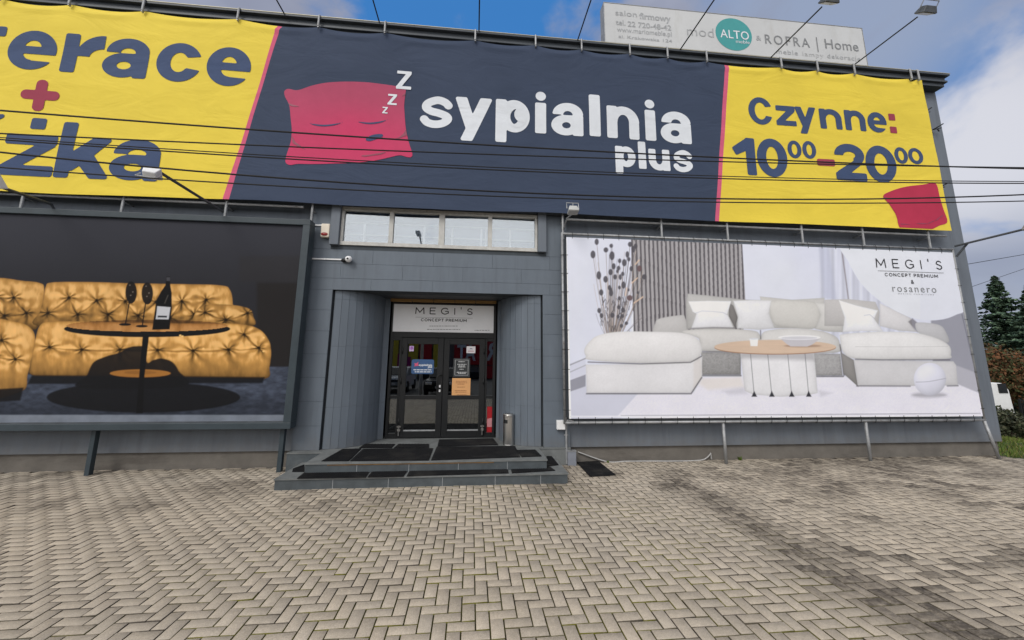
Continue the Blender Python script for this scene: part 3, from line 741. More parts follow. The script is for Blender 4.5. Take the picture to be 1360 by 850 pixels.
# clerestory window
WX = [-2.545, -1.627, -0.678, 0.253, 1.185]; WZ0, WZ1 = 3.945, 4.70
win = None
mb = MB(); y0, y1 = WY-0.03, WY+0.06
mb.box(WX[0], WX[4], y0, y1, WZ0, WZ0+.07); mb.box(WX[0], WX[4], y0, y1, WZ1-.07, WZ1)
for i, x in enumerate(WX):
    w = 0.045 if i in (0, 4) else (0.055 if i == 2 else 0.04)
    mb.box(max(x-w, WX[0]), min(x+w, WX[4]), y0+.003, y1-.003, WZ0+.07, WZ1-.07)
win = mb.build('window', M['winframe'], hall, 0.004)
for i in range(4):
    mb = MB(); mb.box(WX[i]+.04, WX[i+1]-.04, WY+.02, WY+.026, WZ0+.07, WZ1-.07); mb.build('pane', M['winglass'], win)
mb = MB(); mb.box(WX[0]-.1, WX[4]+.1, 7.40, 7.44, 3.9, 4.75); mb.box(WX[0]-.1, WX[4]+.1, 7.51, 8.0, 3.5, 3.6); mb.box(WX[0]-.1, WX[4]+.1, 7.51, 8, 4.9, 5.0); mb.box(WX[0]-.2, WX[0]-.1, 7.5, 8, 3.5, 5); mb.box(WX[4]+.1, WX[4]+.2, 7.5, 8, 3.5, 5)
mb.build('room_behind_window', M['pale_room'], hall)
mb = MB()
for px in (489, 527, 566, 602, 639, 645, 676): q = at(px, 312, 7.6); mb.box(q.x-.02, q.x+.02, 7.33, 7.345, 3.95, 4.44)
for z in (3.98, 4.22, 4.46): mb.box(WX[0]+.01, WX[4]-.01, 7.35, 7.36, z, z+.018)
mb.build('shelf_rack', M['white'], hall)
for x0, x1 in ((-2.71, -2.55), (1.19, 1.35)):
    mb = MB(); mb.box(x0, x1, WY-.10, WY, 3.93, 6.2); mb.build('window_pilaster', M['wall'], hall, 0.004)

# entrance door set (frame, two leaves, two sidelights)
DY = 8.10
def dq(px, py): return at(px, py, DY)
mb = MB(); F0, F1 = DY-0.02, DY+0.06
xa, xb, zb, zt = -1.722, 0.452, 0.30, 3.05
xs_ = [dq(529.5, 520).x, dq(588, 520).x, dq(644, 520).x]
mb.box(xa, xa+.055, F0, F1, zb, zt); mb.box(xb-.055, xb, F0, F1, zb, zt); mb.box(xa+.055, xb-.055, F0, F1, 2.99, zt); mb.box(xa+.055, xb-.055, F0, F1, 2.30, 2.42)
lx0, lx1 = dq(530.5, 520).x, dq(643.5, 520).x
mb.box(lx0-.04, lx0, F0, F1, zb, 2.30); mb.box(lx1, lx1+.04, F0, F1, zb, 2.30)
mb.box(xa+.055, lx0-.04, F0, F1, zb, zb+.10); mb.box(lx1+.04, xb-.055, F0, F1, zb, zb+.10)
mb.box(xa+.055, lx0-.04, F0, F1, 2.24, 2.30); mb.box(lx1+.04, xb-.055, F0, F1, 2.24, 2.30)
mb.box(lx1+.04, xb-.055, F0, F1, 1.08, 1.13); mb.box(xa+.055, lx0-.04, F0, F1, 1.08, 1.13)
mb.build('door_frame', M['door'], hall, 0.004)
for a, b in ((xa+.055, lx0-.04), (lx1+.04, xb-.055)):
    mb = MB(); mb.box(a, b, DY+.02, DY+.028, zb+.1, 2.24); mb.build('sidelight_pane', M['glass'], hall)
mid = (lx0+lx1)/2
for k, (a, b) in enumerate(((lx0+.004, mid-.004), (mid+.004, lx1-.004))):
    mb = MB(); sw = 0.115; y0, y1 = DY-0.035, DY+0.02
    mb.box(a, a+sw, y0, y1, .315, 2.292); mb.box(b-sw, b, y0, y1, .315, 2.292)
    mb.box(a+sw, b-sw, y0, y1, .315, .44); mb.box(a+sw, b-sw, y0, y1, 2.165, 2.292); mb.box(a+sw, b-sw, y0, y1, 1.055, 1.135)
    leaf = mb.build('door', M['door'], hall, 0.005)
    mb = MB(); mb.box(a+sw, b-sw, DY-.004, DY+.004, .44, 1.055); mb.box(a+sw, b-sw, DY-.004, DY+.004, 1.135, 2.165); mb.build('pane', M['glass'], leaf)
    mb = MB(); mb.box(a+sw, b-sw, DY-.030, DY-.005, .441, .462); mb.build('glazing_bead', M['galv'], leaf)
    hx = (b-.055) if k == 0 else (a+.055)
    mb = MB()
    if k == 0:
        mb.tube([(hx-.03, y0, 1.24), (hx-.03, y0-.055, 1.24), (hx-.05, y0-.06, 1.26), (hx-.05, y0-.06, 1.50), (hx-.03, y0-.055, 1.53), (hx+.02, y0-.05, 1.545), (hx+.02, y0, 1.545)], .013, 10)
        mb.build('handle', M['blackm'], leaf, smooth=True)
        for z_ in (1.20, 1.29): mb = MB(); mb.box(hx-.012, hx+.022, y0-.012, y0, z_, z_+.05); mb.build('lock_plate', M['white'], leaf, .004)
    hxx = a+.02 if k == 0 else b-.02
    for z in (.62, 1.42, 2.03): mb = MB(); mb.tube([(hxx, y0-.012, z-.06), (hxx, y0-.012, z+.06)], .013, 10); mb.build('hinge', M['blackm'], leaf, smooth=True)
    hx2 = a+.03 if k == 0 else b-.03
    mb = MB(); mb.box(hx2-.025, hx2+.03, y0-.05, y0, .45, .49); mb.tube([(hx2, y0-.03, .36), (hx2, y0-.03, .56)], .012, 8); mb.box(hx2-.035, hx2+.035, y0-.035, y0-.005, .52, .545); mb.build('door_stop', M['steel'], leaf)

# ================================================================== entrance steps
steps = thing('entrance_steps', 'two dark stone steps covered with rubber mats before the glass doors', 'steps', (-0.65, 6.6, 0))
mb = MB()
def slab(x0, x1, y0, y1, z0, z1, tread=0.022):
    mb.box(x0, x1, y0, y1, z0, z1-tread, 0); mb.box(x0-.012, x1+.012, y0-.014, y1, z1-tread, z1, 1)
slab(-2.775, 1.465, 6.07, 7.14, -.05, .15)
def joints(xs, y, z0, z1):
    for x in xs: mb.box(x-.003, x+.003, y-.0015, y+.001, z0, z1, 2)
joints((-1.98, -1.2, -.42, .36, 1.05), 6.07, 0, .126)
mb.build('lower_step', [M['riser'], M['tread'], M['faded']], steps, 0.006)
mb = MB()
slab(-2.465, 1.185, 6.29, 8.4, .15, .30)
mb.box(-3.045, -2.478, 6.985, 7.148, 0, .279, 0); mb.box(-3.05, -2.478, 6.975, 7.148, .279, .3, 1); mb.box(1.198, 1.775, 7.10, 7.148, 0, .279, 1); mb.box(1.198, 1.78, 7.09, 7.148, .279, .3, 1)
mb.box(PLX+.002, -2.478, 7.149, 8.4, 0, .299, 1); mb.box(1.198, PRX-.002, 7.149, 8.4, 0, .299, 1)
joints((-1.72, -.95, -.2, .56), 6.29, .15, .276)
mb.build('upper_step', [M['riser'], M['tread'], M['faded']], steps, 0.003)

mb = MB(); mb.box(-2.15, .35, 6.283, 6.2895, .262, .277); mb.build('rusty_nosing', mat('rusty_glue_line', (.17, .095, .035), .8, var=.4, scale=8), steps)
# mats: ribbed rubber, one object each
def door_mat(pts, z, label, ribs=16, along=True):
    P = [atz(px, py, z) for px, py in pts]        # back left, back right, front right, front left
    mb = MB(); t = .012
    def q(u, v): return (P[0]*(1-u)+P[1]*u)*(1-v)+(P[3]*(1-u)+P[2]*u)*v
    mb.hexa([(*q(u, v)[:2], zz) for zz in (z+.001, z+t) for v in (1, 0) for u in (0, 1)])
    e = .02
    for i in range(ribs):
        a = e+(1-2*e)*(i+.18)/ribs; b = e+(1-2*e)*(i+.78)/ribs
        if along: c = [q(u, v) for v in (1-e, e) for u in (a, b)]
        else: c = [q(u, v) for v in (b, a) for u in (e, 1-e)]
        zz0, zz1 = z+t+.0005, z+t+.005
        mb.hexa([(*p[:2], zz) for zz in (zz0, zz1) for p in c])
    o = mb.build('door_mat', M['rubber']); tag(o, label, 'mat', 'rubber mats on the entrance steps'); return o
U = .30
door_mat(((484, 590.5), (525, 590.5), (520, 595.5), (477, 595.5)), U, 'thin dark mat strip at the back left of the upper step, left of its neighbour', 10)
door_mat(((529, 590.5), (570, 590.5), (570, 595.5), (523, 595.5)), U, 'small dark mat directly before the left door leaf on the upper step', 10)
door_mat(((455, 597), (480, 596.5), (463, 612.8), (427, 613)), U, 'smooth dark mat at the left end of the upper step', 12)
door_mat(((482, 597), (575.5, 596), (569.5, 612), (465, 612.8)), U, 'large worn rubber mat left of the gap on the upper step', 34)
door_mat(((583, 584.5), (655, 582.8), (662, 591.5), (581, 593.2)), U, 'ribbed mat close before the right door leaf and sidelight', 26)
door_mat(((580, 594), (684, 593), (691, 607.6), (572.5, 611.8)), U, 'large ribbed rubber mat right of the gap on the upper step', 40)
door_mat(((685.5, 598.5), (711, 598), (719.5, 606.5), (693, 607.5)), U, 'short flat mat at the right end of the upper step', 12)
L_ = .15
door_mat(((404, 628.3), (491, 627.2), (486, 634.5), (394.5, 636)), L_, 'long dark mat at the left end of the lower step', 36)
door_mat(((494, 627.2), (541, 626.2), (536, 633.2), (488, 634.4)), L_, 'short fine ribbed mat second from the left on the lower step', 18)
door_mat(((544, 626), (674, 622.2), (675.5, 629), (540, 633)), L_, 'longest chunky ribbed mat in the middle of the lower step', 44)
door_mat(((678, 622), (731, 621), (737.5, 625.6), (680, 629)), L_, 'short mat at the right end of the lower step', 18)
door_mat(((725.8, 606.5), (732.5, 606.5), (742, 618), (726.5, 619.8)), L_, 'mat on the side return right of the upper step', 8, False)
door_mat(((389, 623.4), (404, 617.8), (404, 627), (388, 627)), L_, 'mat on the side return left of the upper step', 8, False)
o = door_mat(((766, 614.5), (794, 612.5), (818, 631.5), (783.5, 633.5)), 0.004, 'black rubber mat lying on the pavers right of the steps', 14, False)

# ================================================================== long banner under the roof
BR_TOP = [at(px, 25, BY).x for px in (93-97*2, 93-97)]+[at(px, 10+px*.085, BY).x for px in (93, 190, 316, 423, 511, 631, 711, 772, 836, 886, 938, 1037, 1085, 1134, 1209)]+[at(1217, 103, BY).x]
BR_TOP = sorted([-14.5, -12.6]+BR_TOP)
BT = 8.365
_b = np.array(BR_TOP)
def ban_y(x, z):
    """hang of the cloth: slack scallops between the top ties, long soft ripples below"""
    x = np.asarray(x, float); z = np.asarray(z, float)
    k = np.clip(np.searchsorted(_b, x)-1, 0, len(_b)-2); t = np.clip((x-_b[k])/(_b[k+1]-_b[k]), 0, 1)
    sc = np.sin(t*math.pi)
    top = np.exp(-np.maximum(BT-z, 0)/0.10); roll = np.exp(-((BT-0.10-0.05*sc-z)/0.05)**2)
    bot = np.exp(-np.maximum(z-4.70, 0)/0.12)
    return BY+top*sc*0.05-roll*sc*0.028+0.012*np.sin(x*0.9+z*.4)+0.006*np.sin(x*2.3-z*1.1)+0.004*np.sin(x*.5+z*5.0)-0.02*bot*np.sin(x*1.3)**2
banner = thing('advertising_banner', 'huge yellow and navy cloth banner along the top of the facade', 'banner', (0.8, BY, 4.7))
def edge_px(pts):
    q = [at(px, py, BY) for px, py in pts]; z = np.array([v.z for v in q]); x = np.array([v.x for v in q]); o = np.argsort(z)
    return np.polyfit(z, x, 2 if len(pts) > 2 else 1)
EL = edge_px([(367, 33), (327.6, 167), (295, 267)]); EL2 = edge_px([(373, 33.4), (332, 170.6), (303.8, 268)])
ER = edge_px([(963.5, 85), (949.7, 296)]); ER2 = edge_px([(968.8, 85.6), (955, 296.8)])
bounds = [lambda z: 0*z-15.5, lambda z: np.polyval(EL, z), lambda z: np.polyval(EL2, z), lambda z: np.polyval(ER, z), lambda z: np.polyval(ER2, z), lambda z: 0*z+10.215]
def bot_z(x): return 4.665+0.004*x+0.012*np.sin(x*1.1)
T = np.linspace(0, 1, 70); T = T**1.0
VV = []; FF = []; MI = []; off = 0
for k, (nx, mi) in enumerate(((170, 0), (3, 1), (200, 2), (3, 1), (110, 0))):
    Z0 = 4.66+(BT-4.66)*T
    xs = bounds[k](Z0)[:, None]+(bounds[k+1](Z0)-bounds[k](Z0))[:, None]*np.linspace(0, 1, nx+1)[None, :]
    zs = bot_z(xs)+(BT-bot_z(xs))*T[:, None]
    kk = np.clip(np.searchsorted(_b, xs)-1, 0, len(_b)-2); tt = np.clip((xs-_b[kk])/(_b[kk+1]-_b[kk]), 0, 1)
    zs = zs-0.035*np.sin(tt*math.pi)*np.exp(-(BT-zs)/0.15)
    ys = ban_y(xs, zs)
    VV.append(np.c_[xs.ravel(), ys.ravel(), zs.ravel()]); n1 = nx+1; i, j = np.meshgrid(np.arange(nx), np.arange(len(T)-1)); a = (j*n1+i).ravel()+off
    FF.append(np.c_[a, a+1, a+1+n1, a+n1]); MI.append(np.full(nx*(len(T)-1), mi)); off += xs.size
sheet = mesh_np('sheet', np.concatenate(VV), np.concatenate(FF), [M['yellow'], M['pink'], M['navy']], banner, None, np.concatenate(MI), True)

def word(name, specs, s, mt, mats=None, hb=None, off=0.006):
    out = []
    for sp in specs:
        ch, a, b, c, d = sp[:5]; mi = sp[5] if len(sp) > 5 else 0; st = sp[6] if len(sp) > 6 else s
        out.append((glyph(ch, a, b, c, d, st, hb if len(sp) < 7 else None), a, b, c, d, mi))
    return letters(name, out, mt, banner, ban_y, off, mats=mats)
b0, xh = 6.352, 7.055
moon = None
word('lettering', [('s', -1.172, -.537, 6.335, 7.02), ('y', -.49, .235, 6.10, 7.045), ('p', .315, 1.005, 6.12, 7.055), ('i', 1.114, 1.341, 6.365, 7.04), ('.', 1.125, 1.337, 7.085, 7.29),
     ('a', 1.446, 2.107, 6.35, 7.075), ('l', 2.235, 2.469, 6.37, 7.31), ('n', 2.606, 3.296, 6.36, 7.085), ('i', 3.43, 3.66, 6.365, 7.06), ('.', 3.445, 3.657, 7.10, 7.305), ('a', 3.764, 4.436, 6.345, 7.075)], 0.222, M['white_print'])
def crescent(x, y): return np.maximum(d_ell(x, y, .765, 6.685, .155, .185), -d_ell(x, y, .845, 6.745, .155, .165))
def crescent_fill(x, y): return np.maximum(d_ell(x, y, .745, 6.69, .20, .23), -crescent(x, y))
letters('crescent_counter', [(crescent_fill, .50, .96, 6.42, 6.94, 0)], M['white_print'], banner, ban_y, 0.009)
word('lettering', [('p', 2.757, 3.188, 5.585, 6.19), ('l', 3.25, 3.412, 5.72, 6.325), ('u', 3.469, 3.923, 5.705, 6.18), ('s', 3.994, 4.419, 5.70, 6.195)], 0.158, M['white_print'])
word('lettering', [('C', 5.794, 6.357, 6.925, 7.575), ('z', 6.427, 6.898, 6.945, 7.42), ('y', 6.885, 7.375, 6.78, 7.425), ('n', 7.455, 7.974, 6.93, 7.412), ('n', 8.05, 8.552, 6.93, 7.415), ('e', 8.605, 9.082, 6.925, 7.415),
     ('-', 9.153, 9.32, 7.25, 7.412, 1), ('-', 9.15, 9.32, 6.94, 7.098, 1)], 0.148, M['ink'], [M['ink'], M['plus']])
word('lettering', [('1', 5.317, 5.85, 5.735, 6.58), ('0', 5.885, 6.581, 5.725, 6.605), ('0', 6.609, 6.928, 6.185, 6.595, 0, .095), ('0', 6.95, 7.265, 6.19, 6.603, 0, .095), ('-', 7.259, 7.67, 6.045, 6.20, 1),
     ('2', 7.668, 8.40, 5.735, 6.59), ('0', 8.405, 9.15, 5.735, 6.60), ('0', 9.115+.03, 9.472, 6.205, 6.60, 0, .095), ('0', 9.487, 9.85, 6.215, 6.605, 0, .095)], 0.215, M['ink'], [M['ink'], M['plus']], hb=.185)
word('lettering', [('t', -9.25, -8.64, 6.93, 8.0), ('e', -8.547, -7.75, 6.955, 7.755), ('r', -7.647, -6.975, 6.965, 7.755), ('a', -6.965, -6.185, 6.93, 7.745), ('c', -6.045, -5.25, 6.915, 7.725), ('e', -5.16, -4.381, 6.905, 7.72)], 0.245, M['ink'])
word('lettering', [('o', -9.2, -8.33, 4.91, 5.72), ('z', -8.242, -7.402, 4.925, 5.70), ('-', -7.903, -7.663, 5.81, 6.023), ('k', -7.383, -6.508, 4.925, 5.985), ('a', -6.506, -5.692, 4.93, 5.71)], 0.24, M['ink'])
letters('accent_mark', [(lambda x, y: d_poly(x, y, [(-8.79, 5.80), (-8.62, 5.80), (-8.36, 6.00), (-8.36, 6.03), (-8.62, 6.03)])-.02, -8.85, -8.3, 5.75, 6.1)], M['ink'], banner, ban_y, .006)
letters('plus_mark', [(lambda x, y: np.minimum(d_box(x, y, -8.167, -7.548, 6.38, 6.56, .085), d_box(x, y, -7.95, -7.765, 6.16, 6.77, .085))-0.0, -8.167, -7.548, 6.16, 6.77)], M['plus'], banner, ban_y, .006)

# sleeping cushion emblem: traced outline, laid on the sheet
M['cush'] = mat('pink_emblem_print', (1, 1, 1), 0.7, var=0.04, attr='tint', spec=0.1)
M['cush_dark'] = mat('emblem_crease_print', (0.24, 0.045, 0.085), 0.5)
def zpt(x, y): q = at(340+x/3.865, 60+y/3.865, BY); return (q.x, q.z)
out = spline([zpt(*p) for p in ((146, 240), (165, 225), (215, 232), (290, 208), (370, 193), (470, 188), (560, 190), (640, 198), (715, 208), (765, 218), (768, 235), (760, 300), (762, 350), (768, 420), (782, 490), (802, 555), (795, 574), (770, 572), (735, 564), (660, 580), (590, 594), (500, 603), (400, 608), (300, 612), (215, 612), (178, 618), (155, 605), (158, 570), (180, 500), (186, 440), (182, 390), (172, 310), (152, 270))], 5, True)
xs_, zs_ = [p[0] for p in out], [p[1] for p in out]
V, F = sdf_fill(lambda x, y: d_poly(x, y, out), min(xs_)-.02, max(xs_)+.02, min(zs_)-.02, max(zs_)+.02, 90)
emb = MB(); emb.add([(u, ban_y(u, v)-.006, v) for u, v in V], [tuple(f) for f in F], 0)
emblem = emb.build('cushion_emblem', M['cush'], banner)
zc = np.array([v.co.z for v in emblem.data.vertices]); xc = np.array([v.co.x for v in emblem.data.vertices]); zt = (zc-min(zs_))/(max(zs_)-min(zs_)); xt = (xc-min(xs_))/(max(xs_)-min(xs_))
mixf = np.clip(smooth01(.95, .15, zt)*.8+.35*np.exp(-((xt-.55)**2+(zt-.45)**2)/.06), 0, 1)[:, None]
cc = np.array((.39, .070, .130))*(1-mixf)+np.array((.54, .050, .130))*mixf
a = emblem.data.color_attributes.new('tint', 'FLOAT_COLOR', 'POINT'); a.data.foreach_set('color', np.c_[cc, np.ones(len(cc))].astype(np.float32).ravel())
def sliver(name, pts, mt, off):
    p = [zpt(*q) for q in pts]; x = [q[0] for q in p]; z = [q[1] for q in p]
    return (lambda u, v: d_poly(u, v, p), min(x), max(x), min(z), max(z), mt, off)
eye1 = spline([(272, 402), (300, 414), (350, 420), (410, 412), (458, 393)], 5); eye1 += spline([(458, 393), (410, 406), (350, 412), (300, 408), (272, 402)], 5)
eye2 = spline([(505, 386), (540, 400), (590, 405), (640, 397), (688, 376)], 5); eye2 += spline([(688, 376), (640, 390), (590, 397), (540, 395), (505, 386)], 5)
mouth = spline([(563, 485), (580, 468), (615, 457), (650, 458), (645, 472), (610, 485), (580, 493)], 5, True)
letters('emblem_lines', [sliver('', eye1, 0, .011), sliver('', eye2, 0, .011), sliver('', mouth, 0, .011)]+[sliver('', p, 1, .011) for p in (
    [(166, 298), (185, 307), (228, 318), (200, 319), (175, 313)], [(748, 262), (768, 240), (766, 256)], [(700, 484), (735, 472), (760, 450), (768, 430), (776, 462), (745, 474)], [(186, 470), (205, 500), (262, 543), (215, 520), (190, 505)], [(520, 567), (580, 562), (640, 552), (690, 540), (640, 560), (560, 572)])],
    None, banner, ban_y, .011, mats=[M['ink'], M['cush_dark']])
def zglyph(x0, x1, y0, y1):
    p, q = zpt(x0, y1), zpt(x1, y0); return (p[0], q[0], p[1], q[1])
zz_specs = []
for (x0, x1, y0, y1) in ((718, 801, 136, 222), (674, 725, 252, 303), (647, 677, 317, 348)):
    p = zglyph(x0, x1, y0, y1); zz_specs.append((glyph('z', *p, (p[1]-p[0])*.27), *p))
letters('lettering', zz_specs, M['white_print'], banner, ban_y, .012)
# plain red cushion in the lower right corner of the banner
def q4(x, y): q = at(940+x/3.27, 60+y/3.27, BY); return (q.x, q.z)
out2 = spline([q4(*p) for p in ((760, 655), (800, 632), (860, 615), (930, 607), (975, 600), (992, 612), (1003, 660), (1018, 715), (1034, 770), (1000, 785), (960, 803), (900, 804), (835, 804), (815, 740), (785, 690))], 4, True)
x_, z_ = [p[0] for p in out2], [max(p[1], 4.70) for p in out2]
M['red2'] = mat('red_cushion_print', (0.40, 0.035, 0.075), 0.7, var=.08, scale=2, spec=0.1)
letters('cushion_print', [(lambda u, v: np.maximum(d_poly(u, v, out2), 4.715-v), min(x_), max(x_), min(z_), max(z_), 0, .006, 60)]+[(lambda u, v, p=p: d_line(u, v, p)-.012, min(q[0] for q in p)-.02, max(q[0] for q in p)+.02, min(q[1] for q in p)-.02, max(q[1] for q in p)+.02, 1, .010) for p in ([q4(835, 778), q4(900, 778), q4(950, 776), q4(985, 762), q4(1012, 742)], [q4(765, 662), q4(785, 668), q4(800, 665)])], None, banner, ban_y, .006, mats=[M['red2'], M['cush_dark']])

# brackets and rails that hold it
fr = thing('banner_frame', 'row of small galvanised brackets and rails holding the long banner', 'bracket frame', (0, 6.99, 8.4))
for x in BR_TOP[1:]:
    mb = MB(); mb.tube([(x, 6.93, 8.59), (x, 6.905, 8.57), (x, 6.90, 8.33)], .020, 8); mb.box(x-.012, x+.012, 6.89, 6.93, 8.30, 8.335); mb.build('bracket', M['galv'], fr)
for px, py in ((-75, 262), (26, 266), (160, 272), (298, 278), (413, 284), (748, 300), (880, 306), (968, 309), (1068, 316), (1150, 322), (1238, 325)):
    x = at(px, py, BY+.03).x; mb = MB(); mb.tube([(x, 7.02, 4.78), (x, 7.02, 4.27)], .022, 8); mb.tube([(x, 7.02, 4.55), (x, 7.23, 4.55)], .016, 8); mb.build('post', M['galv'], fr)
for (xa, xb) in ((-15, -3.2), (1.75, 10.2)):
    mb = MB(); mb.tube([(xa, 7.03, 4.60), (xb, 7.03, 4.61)], .024, 8); mb.build('rail', M['galv'], fr)

# ================================================================== framed billboard at the left
LB = thing('framed_billboard', 'big dark framed billboard printed with a golden tufted sofa', 'billboard', (-6.5, 6.85, 0.6))
LFY = 6.84
lb0, lb1 = at(385, 569.5, LFY), at(413, 292, LFY)
fx, fz0, fz1 = (lb0.x+lb1.x)/2, lb0.z-.005, lb1.z+.005
fw, fx0 = .105, -13.4
mb = MB()
mb.box(fx0, fx, LFY, 7.05, fz0, fz0+fw); mb.box(fx0, fx, LFY, 7.05, fz1-fw, fz1); mb.box(fx-fw-.02, fx, LFY+.0005, 7.0495, fz0+fw, fz1-fw); mb.box(fx0, fx0+fw, LFY+.0005, 7.0495, fz0+fw, fz1-fw)
mb.build('frame', M['frame'], LB, .008)
ix0, ix1, iz0, iz1 = fx0+fw, fx-fw-.02, fz0+fw, fz1-fw
mb = MB(); mb.box(ix0, ix1, LFY+.03, LFY+.10, iz0+.001, iz0+.02); mb.build('inner_lip', M['pipe'], LB)
def pic_grid(x0, x1, z0, z1, Y, dx):
    nx = int((x1-x0)/dx); nz = int((z1-z0)/dx); X, Z = np.meshgrid(np.linspace(x0, x1, nx+1), np.linspace(z0, z1, nz+1))
    i, j = np.meshgrid(np.arange(nx), np.arange(nz)); a = (j*(nx+1)+i).ravel(); F = np.c_[a, a+1, a+nx+2, a+nx+1]
    return X.ravel(), Z.ravel(), F
LPY = LFY+.045
X, Z, F = pic_grid(-9.4, ix1, iz0, iz1, LPY, 0.0085)
px, py = px_of(X, np.full_like(X, LPY), Z)
pt = Paint(px, py, .75)
n1 = fbm(px/16, py/16, 4, 3)
C_top = np.array(lin((66, 68, 78))); C_mid = np.array(lin((52, 53, 60)))
t = smooth01(285, 400, py)[:, None]; pt.c = C_top*(1-t)+C_mid*t
pt.put(d_box(px, py, 338, 420, 372, 600, 0)+3, lin((45, 42, 42)), .9, 3)
pt.put(d_box(px, py, 318, 420, 340, 374, 0), lin((58, 56, 58)), .5, 3)
# floor
fl = np.array(lin((76, 84, 101)))*(0.55+0.85*fbm(px/9, py/4.0, 4, 9))[:, None]
pt.put(487+0*py-py+np.where(px < 360, 10*smooth01(360, 330, px), 0), fl, 1, 1.5)
pt.shade(530-py, 0.62+0*px, 18); pt.put(551-py, np.array(lin((128, 136, 148)))*(0.75+.5*n1)[:, None], .75, 1.2)
def z8(x, y): return (x/3.542, 340+y/3.542)
GOLD = np.array(lin((192, 143, 76)))
def velvet(pts, buttons, tone=1.0, top=None, rad=1.0, dark=1.0):
    p = spline([z8(*q) for q in pts], 6, True); a = np.array(p); x0, y0 = a.min(0)-4; x1, y1 = a.max(0)+4
    k = np.where((px > x0) & (px < x1) & (py > y0) & (py < y1))[0]
    x, y = px[k], py[k]; d = d_poly(x, y, p)
    sh = np.ones(len(k))
    vt = (y-(y0+4))/(y1-y0-8)
    sh *= 0.90+0.30*np.exp(-((vt-.25)/.25)**2)-0.52*smooth01(.5, 1.02, vt)
    sh *= 1-0.45*np.exp(-np.maximum(-d, 0)/2.6)
    dm = np.full(len(k), 1e3)
    for i, b in enumerate(buttons):
        bx, by = z8(*b); dx = x-bx; dy = (y-by)*1.25; r = np.hypot(dx, dy); th = np.arctan2(dy, dx)
        fold = np.sin(th*5+i*1.7+np.sin(th*2+i)*1.5+r*.05); f2 = np.sin(th*9+i*2.3+np.sin(r*.3))
        reach = np.exp(-(r/(20*rad))**1.3)
        sh *= 1+reach*(0.46*fold+0.26*f2)*smooth01(0.6, 4, r)
        sh *= 1-0.92*np.exp(-(r/3.0)**2)*dark; sh *= 1-0.50*np.exp(-(r/9.5)**2)*(0.6+.4*np.sin(th))*dark
        vd = np.clip((y-by)/20, 0, 1); sh *= 1-0.40*np.exp(-((dx+np.sin(y*.35+i)*.9)/1.5)**2)*(vd > 0)*(1-vd)+0.22*np.exp(-((dx-3.2)/1.6)**2)*(vd > 0)*(1-vd)
        dm = np.minimum(dm, r)
    sh *= 0.74+0.50*fbm(x/4.5, y/11, 4, 5)
    if len(buttons) > 1:
        for (b1, b2) in zip(buttons[:-1], buttons[1:]):
            a1, a2 = z8(*b1), z8(*b2)
            if abs(a1[0]-a2[0]) < 75: 
                m_ = ((a1[0]+a2[0])/2, (a1[1]+a2[1])/2+1.6); dl = d_line(x, y, spline([a1, m_, a2], 5)); sh *= 1-0.42*np.exp(-(dl/1.1)**2)+0.14*np.exp(-((dl-2.6)/1.4)**2)
    if len(buttons): sh *= 0.70+0.46*smooth01(1.5, 13, dm)
    hot = smooth01(0.98, 1.45, sh)[:, None]
    col = GOLD*tone*np.clip(sh, .03, 1.9)[:, None]; col = col*(1-hot*.55)+np.array(lin((236, 192, 128)))*hot*.55
    c = (1-smooth01(-.8, .8, d))[:, None]; pt.c[k] = pt.c[k]*(1-c)+col*c
# backs, arm, seats
velvet(((-60, 118), (120, 118), (190, 128), (208, 150), (200, 230), (175, 340), (100, 340), (-60, 330)), ((-20, 190), (65, 195), (125, 268), (20, 280)), .88)
velvet(((205, 200), (215, 145), (245, 124), (420, 122), (620, 128), (860, 132), (1040, 138), (1082, 160), (1095, 225), (1090, 330), (600, 330), (180, 330), (190, 260)), ((225, 268), (325, 195), (365, 275), (455, 208), (508, 275), (590, 212), (650, 280), (735, 215), (800, 290), (855, 212), (915, 275), (970, 205)), .95)
velvet(((905, 300), (940, 240), (1010, 228), (1110, 232), (1175, 250), (1192, 285), (1188, 330), (1000, 340), (910, 330)), ((965, 265), (1062, 300), (1165, 268)), .88)
velvet(((165, 400), (190, 325), (260, 308), (500, 310), (800, 316), (1090, 318), (1200, 335), (1255, 380), (1275, 440), (1268, 520), (1245, 578), (1000, 572), (600, 566), (300, 566), (150, 560), (145, 500)), ((232, 428), (385, 440), (565, 440), (742, 442), (908, 445), (1075, 440), (1218, 432), (1148, 368)), 1.05, rad=1.15)
pt.put(d_poly(px, py, [z8(*q) for q in ((150, 562), (1245, 570), (1235, 598), (130, 602))]), lin((28, 29, 33)), .95, 1.6)
velvet(((-80, 320), (80, 312), (150, 345), (165, 400), (150, 480), (130, 560), (105, 635), (-80, 650)), ((8, 395), (72, 485), (-30, 470)), 1.0, rad=1.3)
pt.put(d_poly(px, py, [z8(*q) for q in ((-80, 630), (110, 620), (95, 680), (-80, 690))]), lin((27, 28, 31)), .95, 1.5)
DK = lin((27, 28, 32))
pt.ell(*z8(675, 665), 455/3.542, 72/3.542, DK, .96, 1.3)
pt.poly([z8(*q) for q in ((380, 620), (410, 560), (440, 500), (500, 472), (560, 455), (600, 432), (640, 424), (680, 432), (692, 500), (720, 490), (760, 482), (810, 498), (840, 540), (860, 615))], DK, 1, .96, 1.3)
pt.ell(*z8(660, 552), 143/3.542, 19/3.542, lin((160, 108, 50)), 1, 1); pt.ell(*z8(660, 548), 75/3.542, 9/3.542, lin((146, 98, 46)), 1, 1)
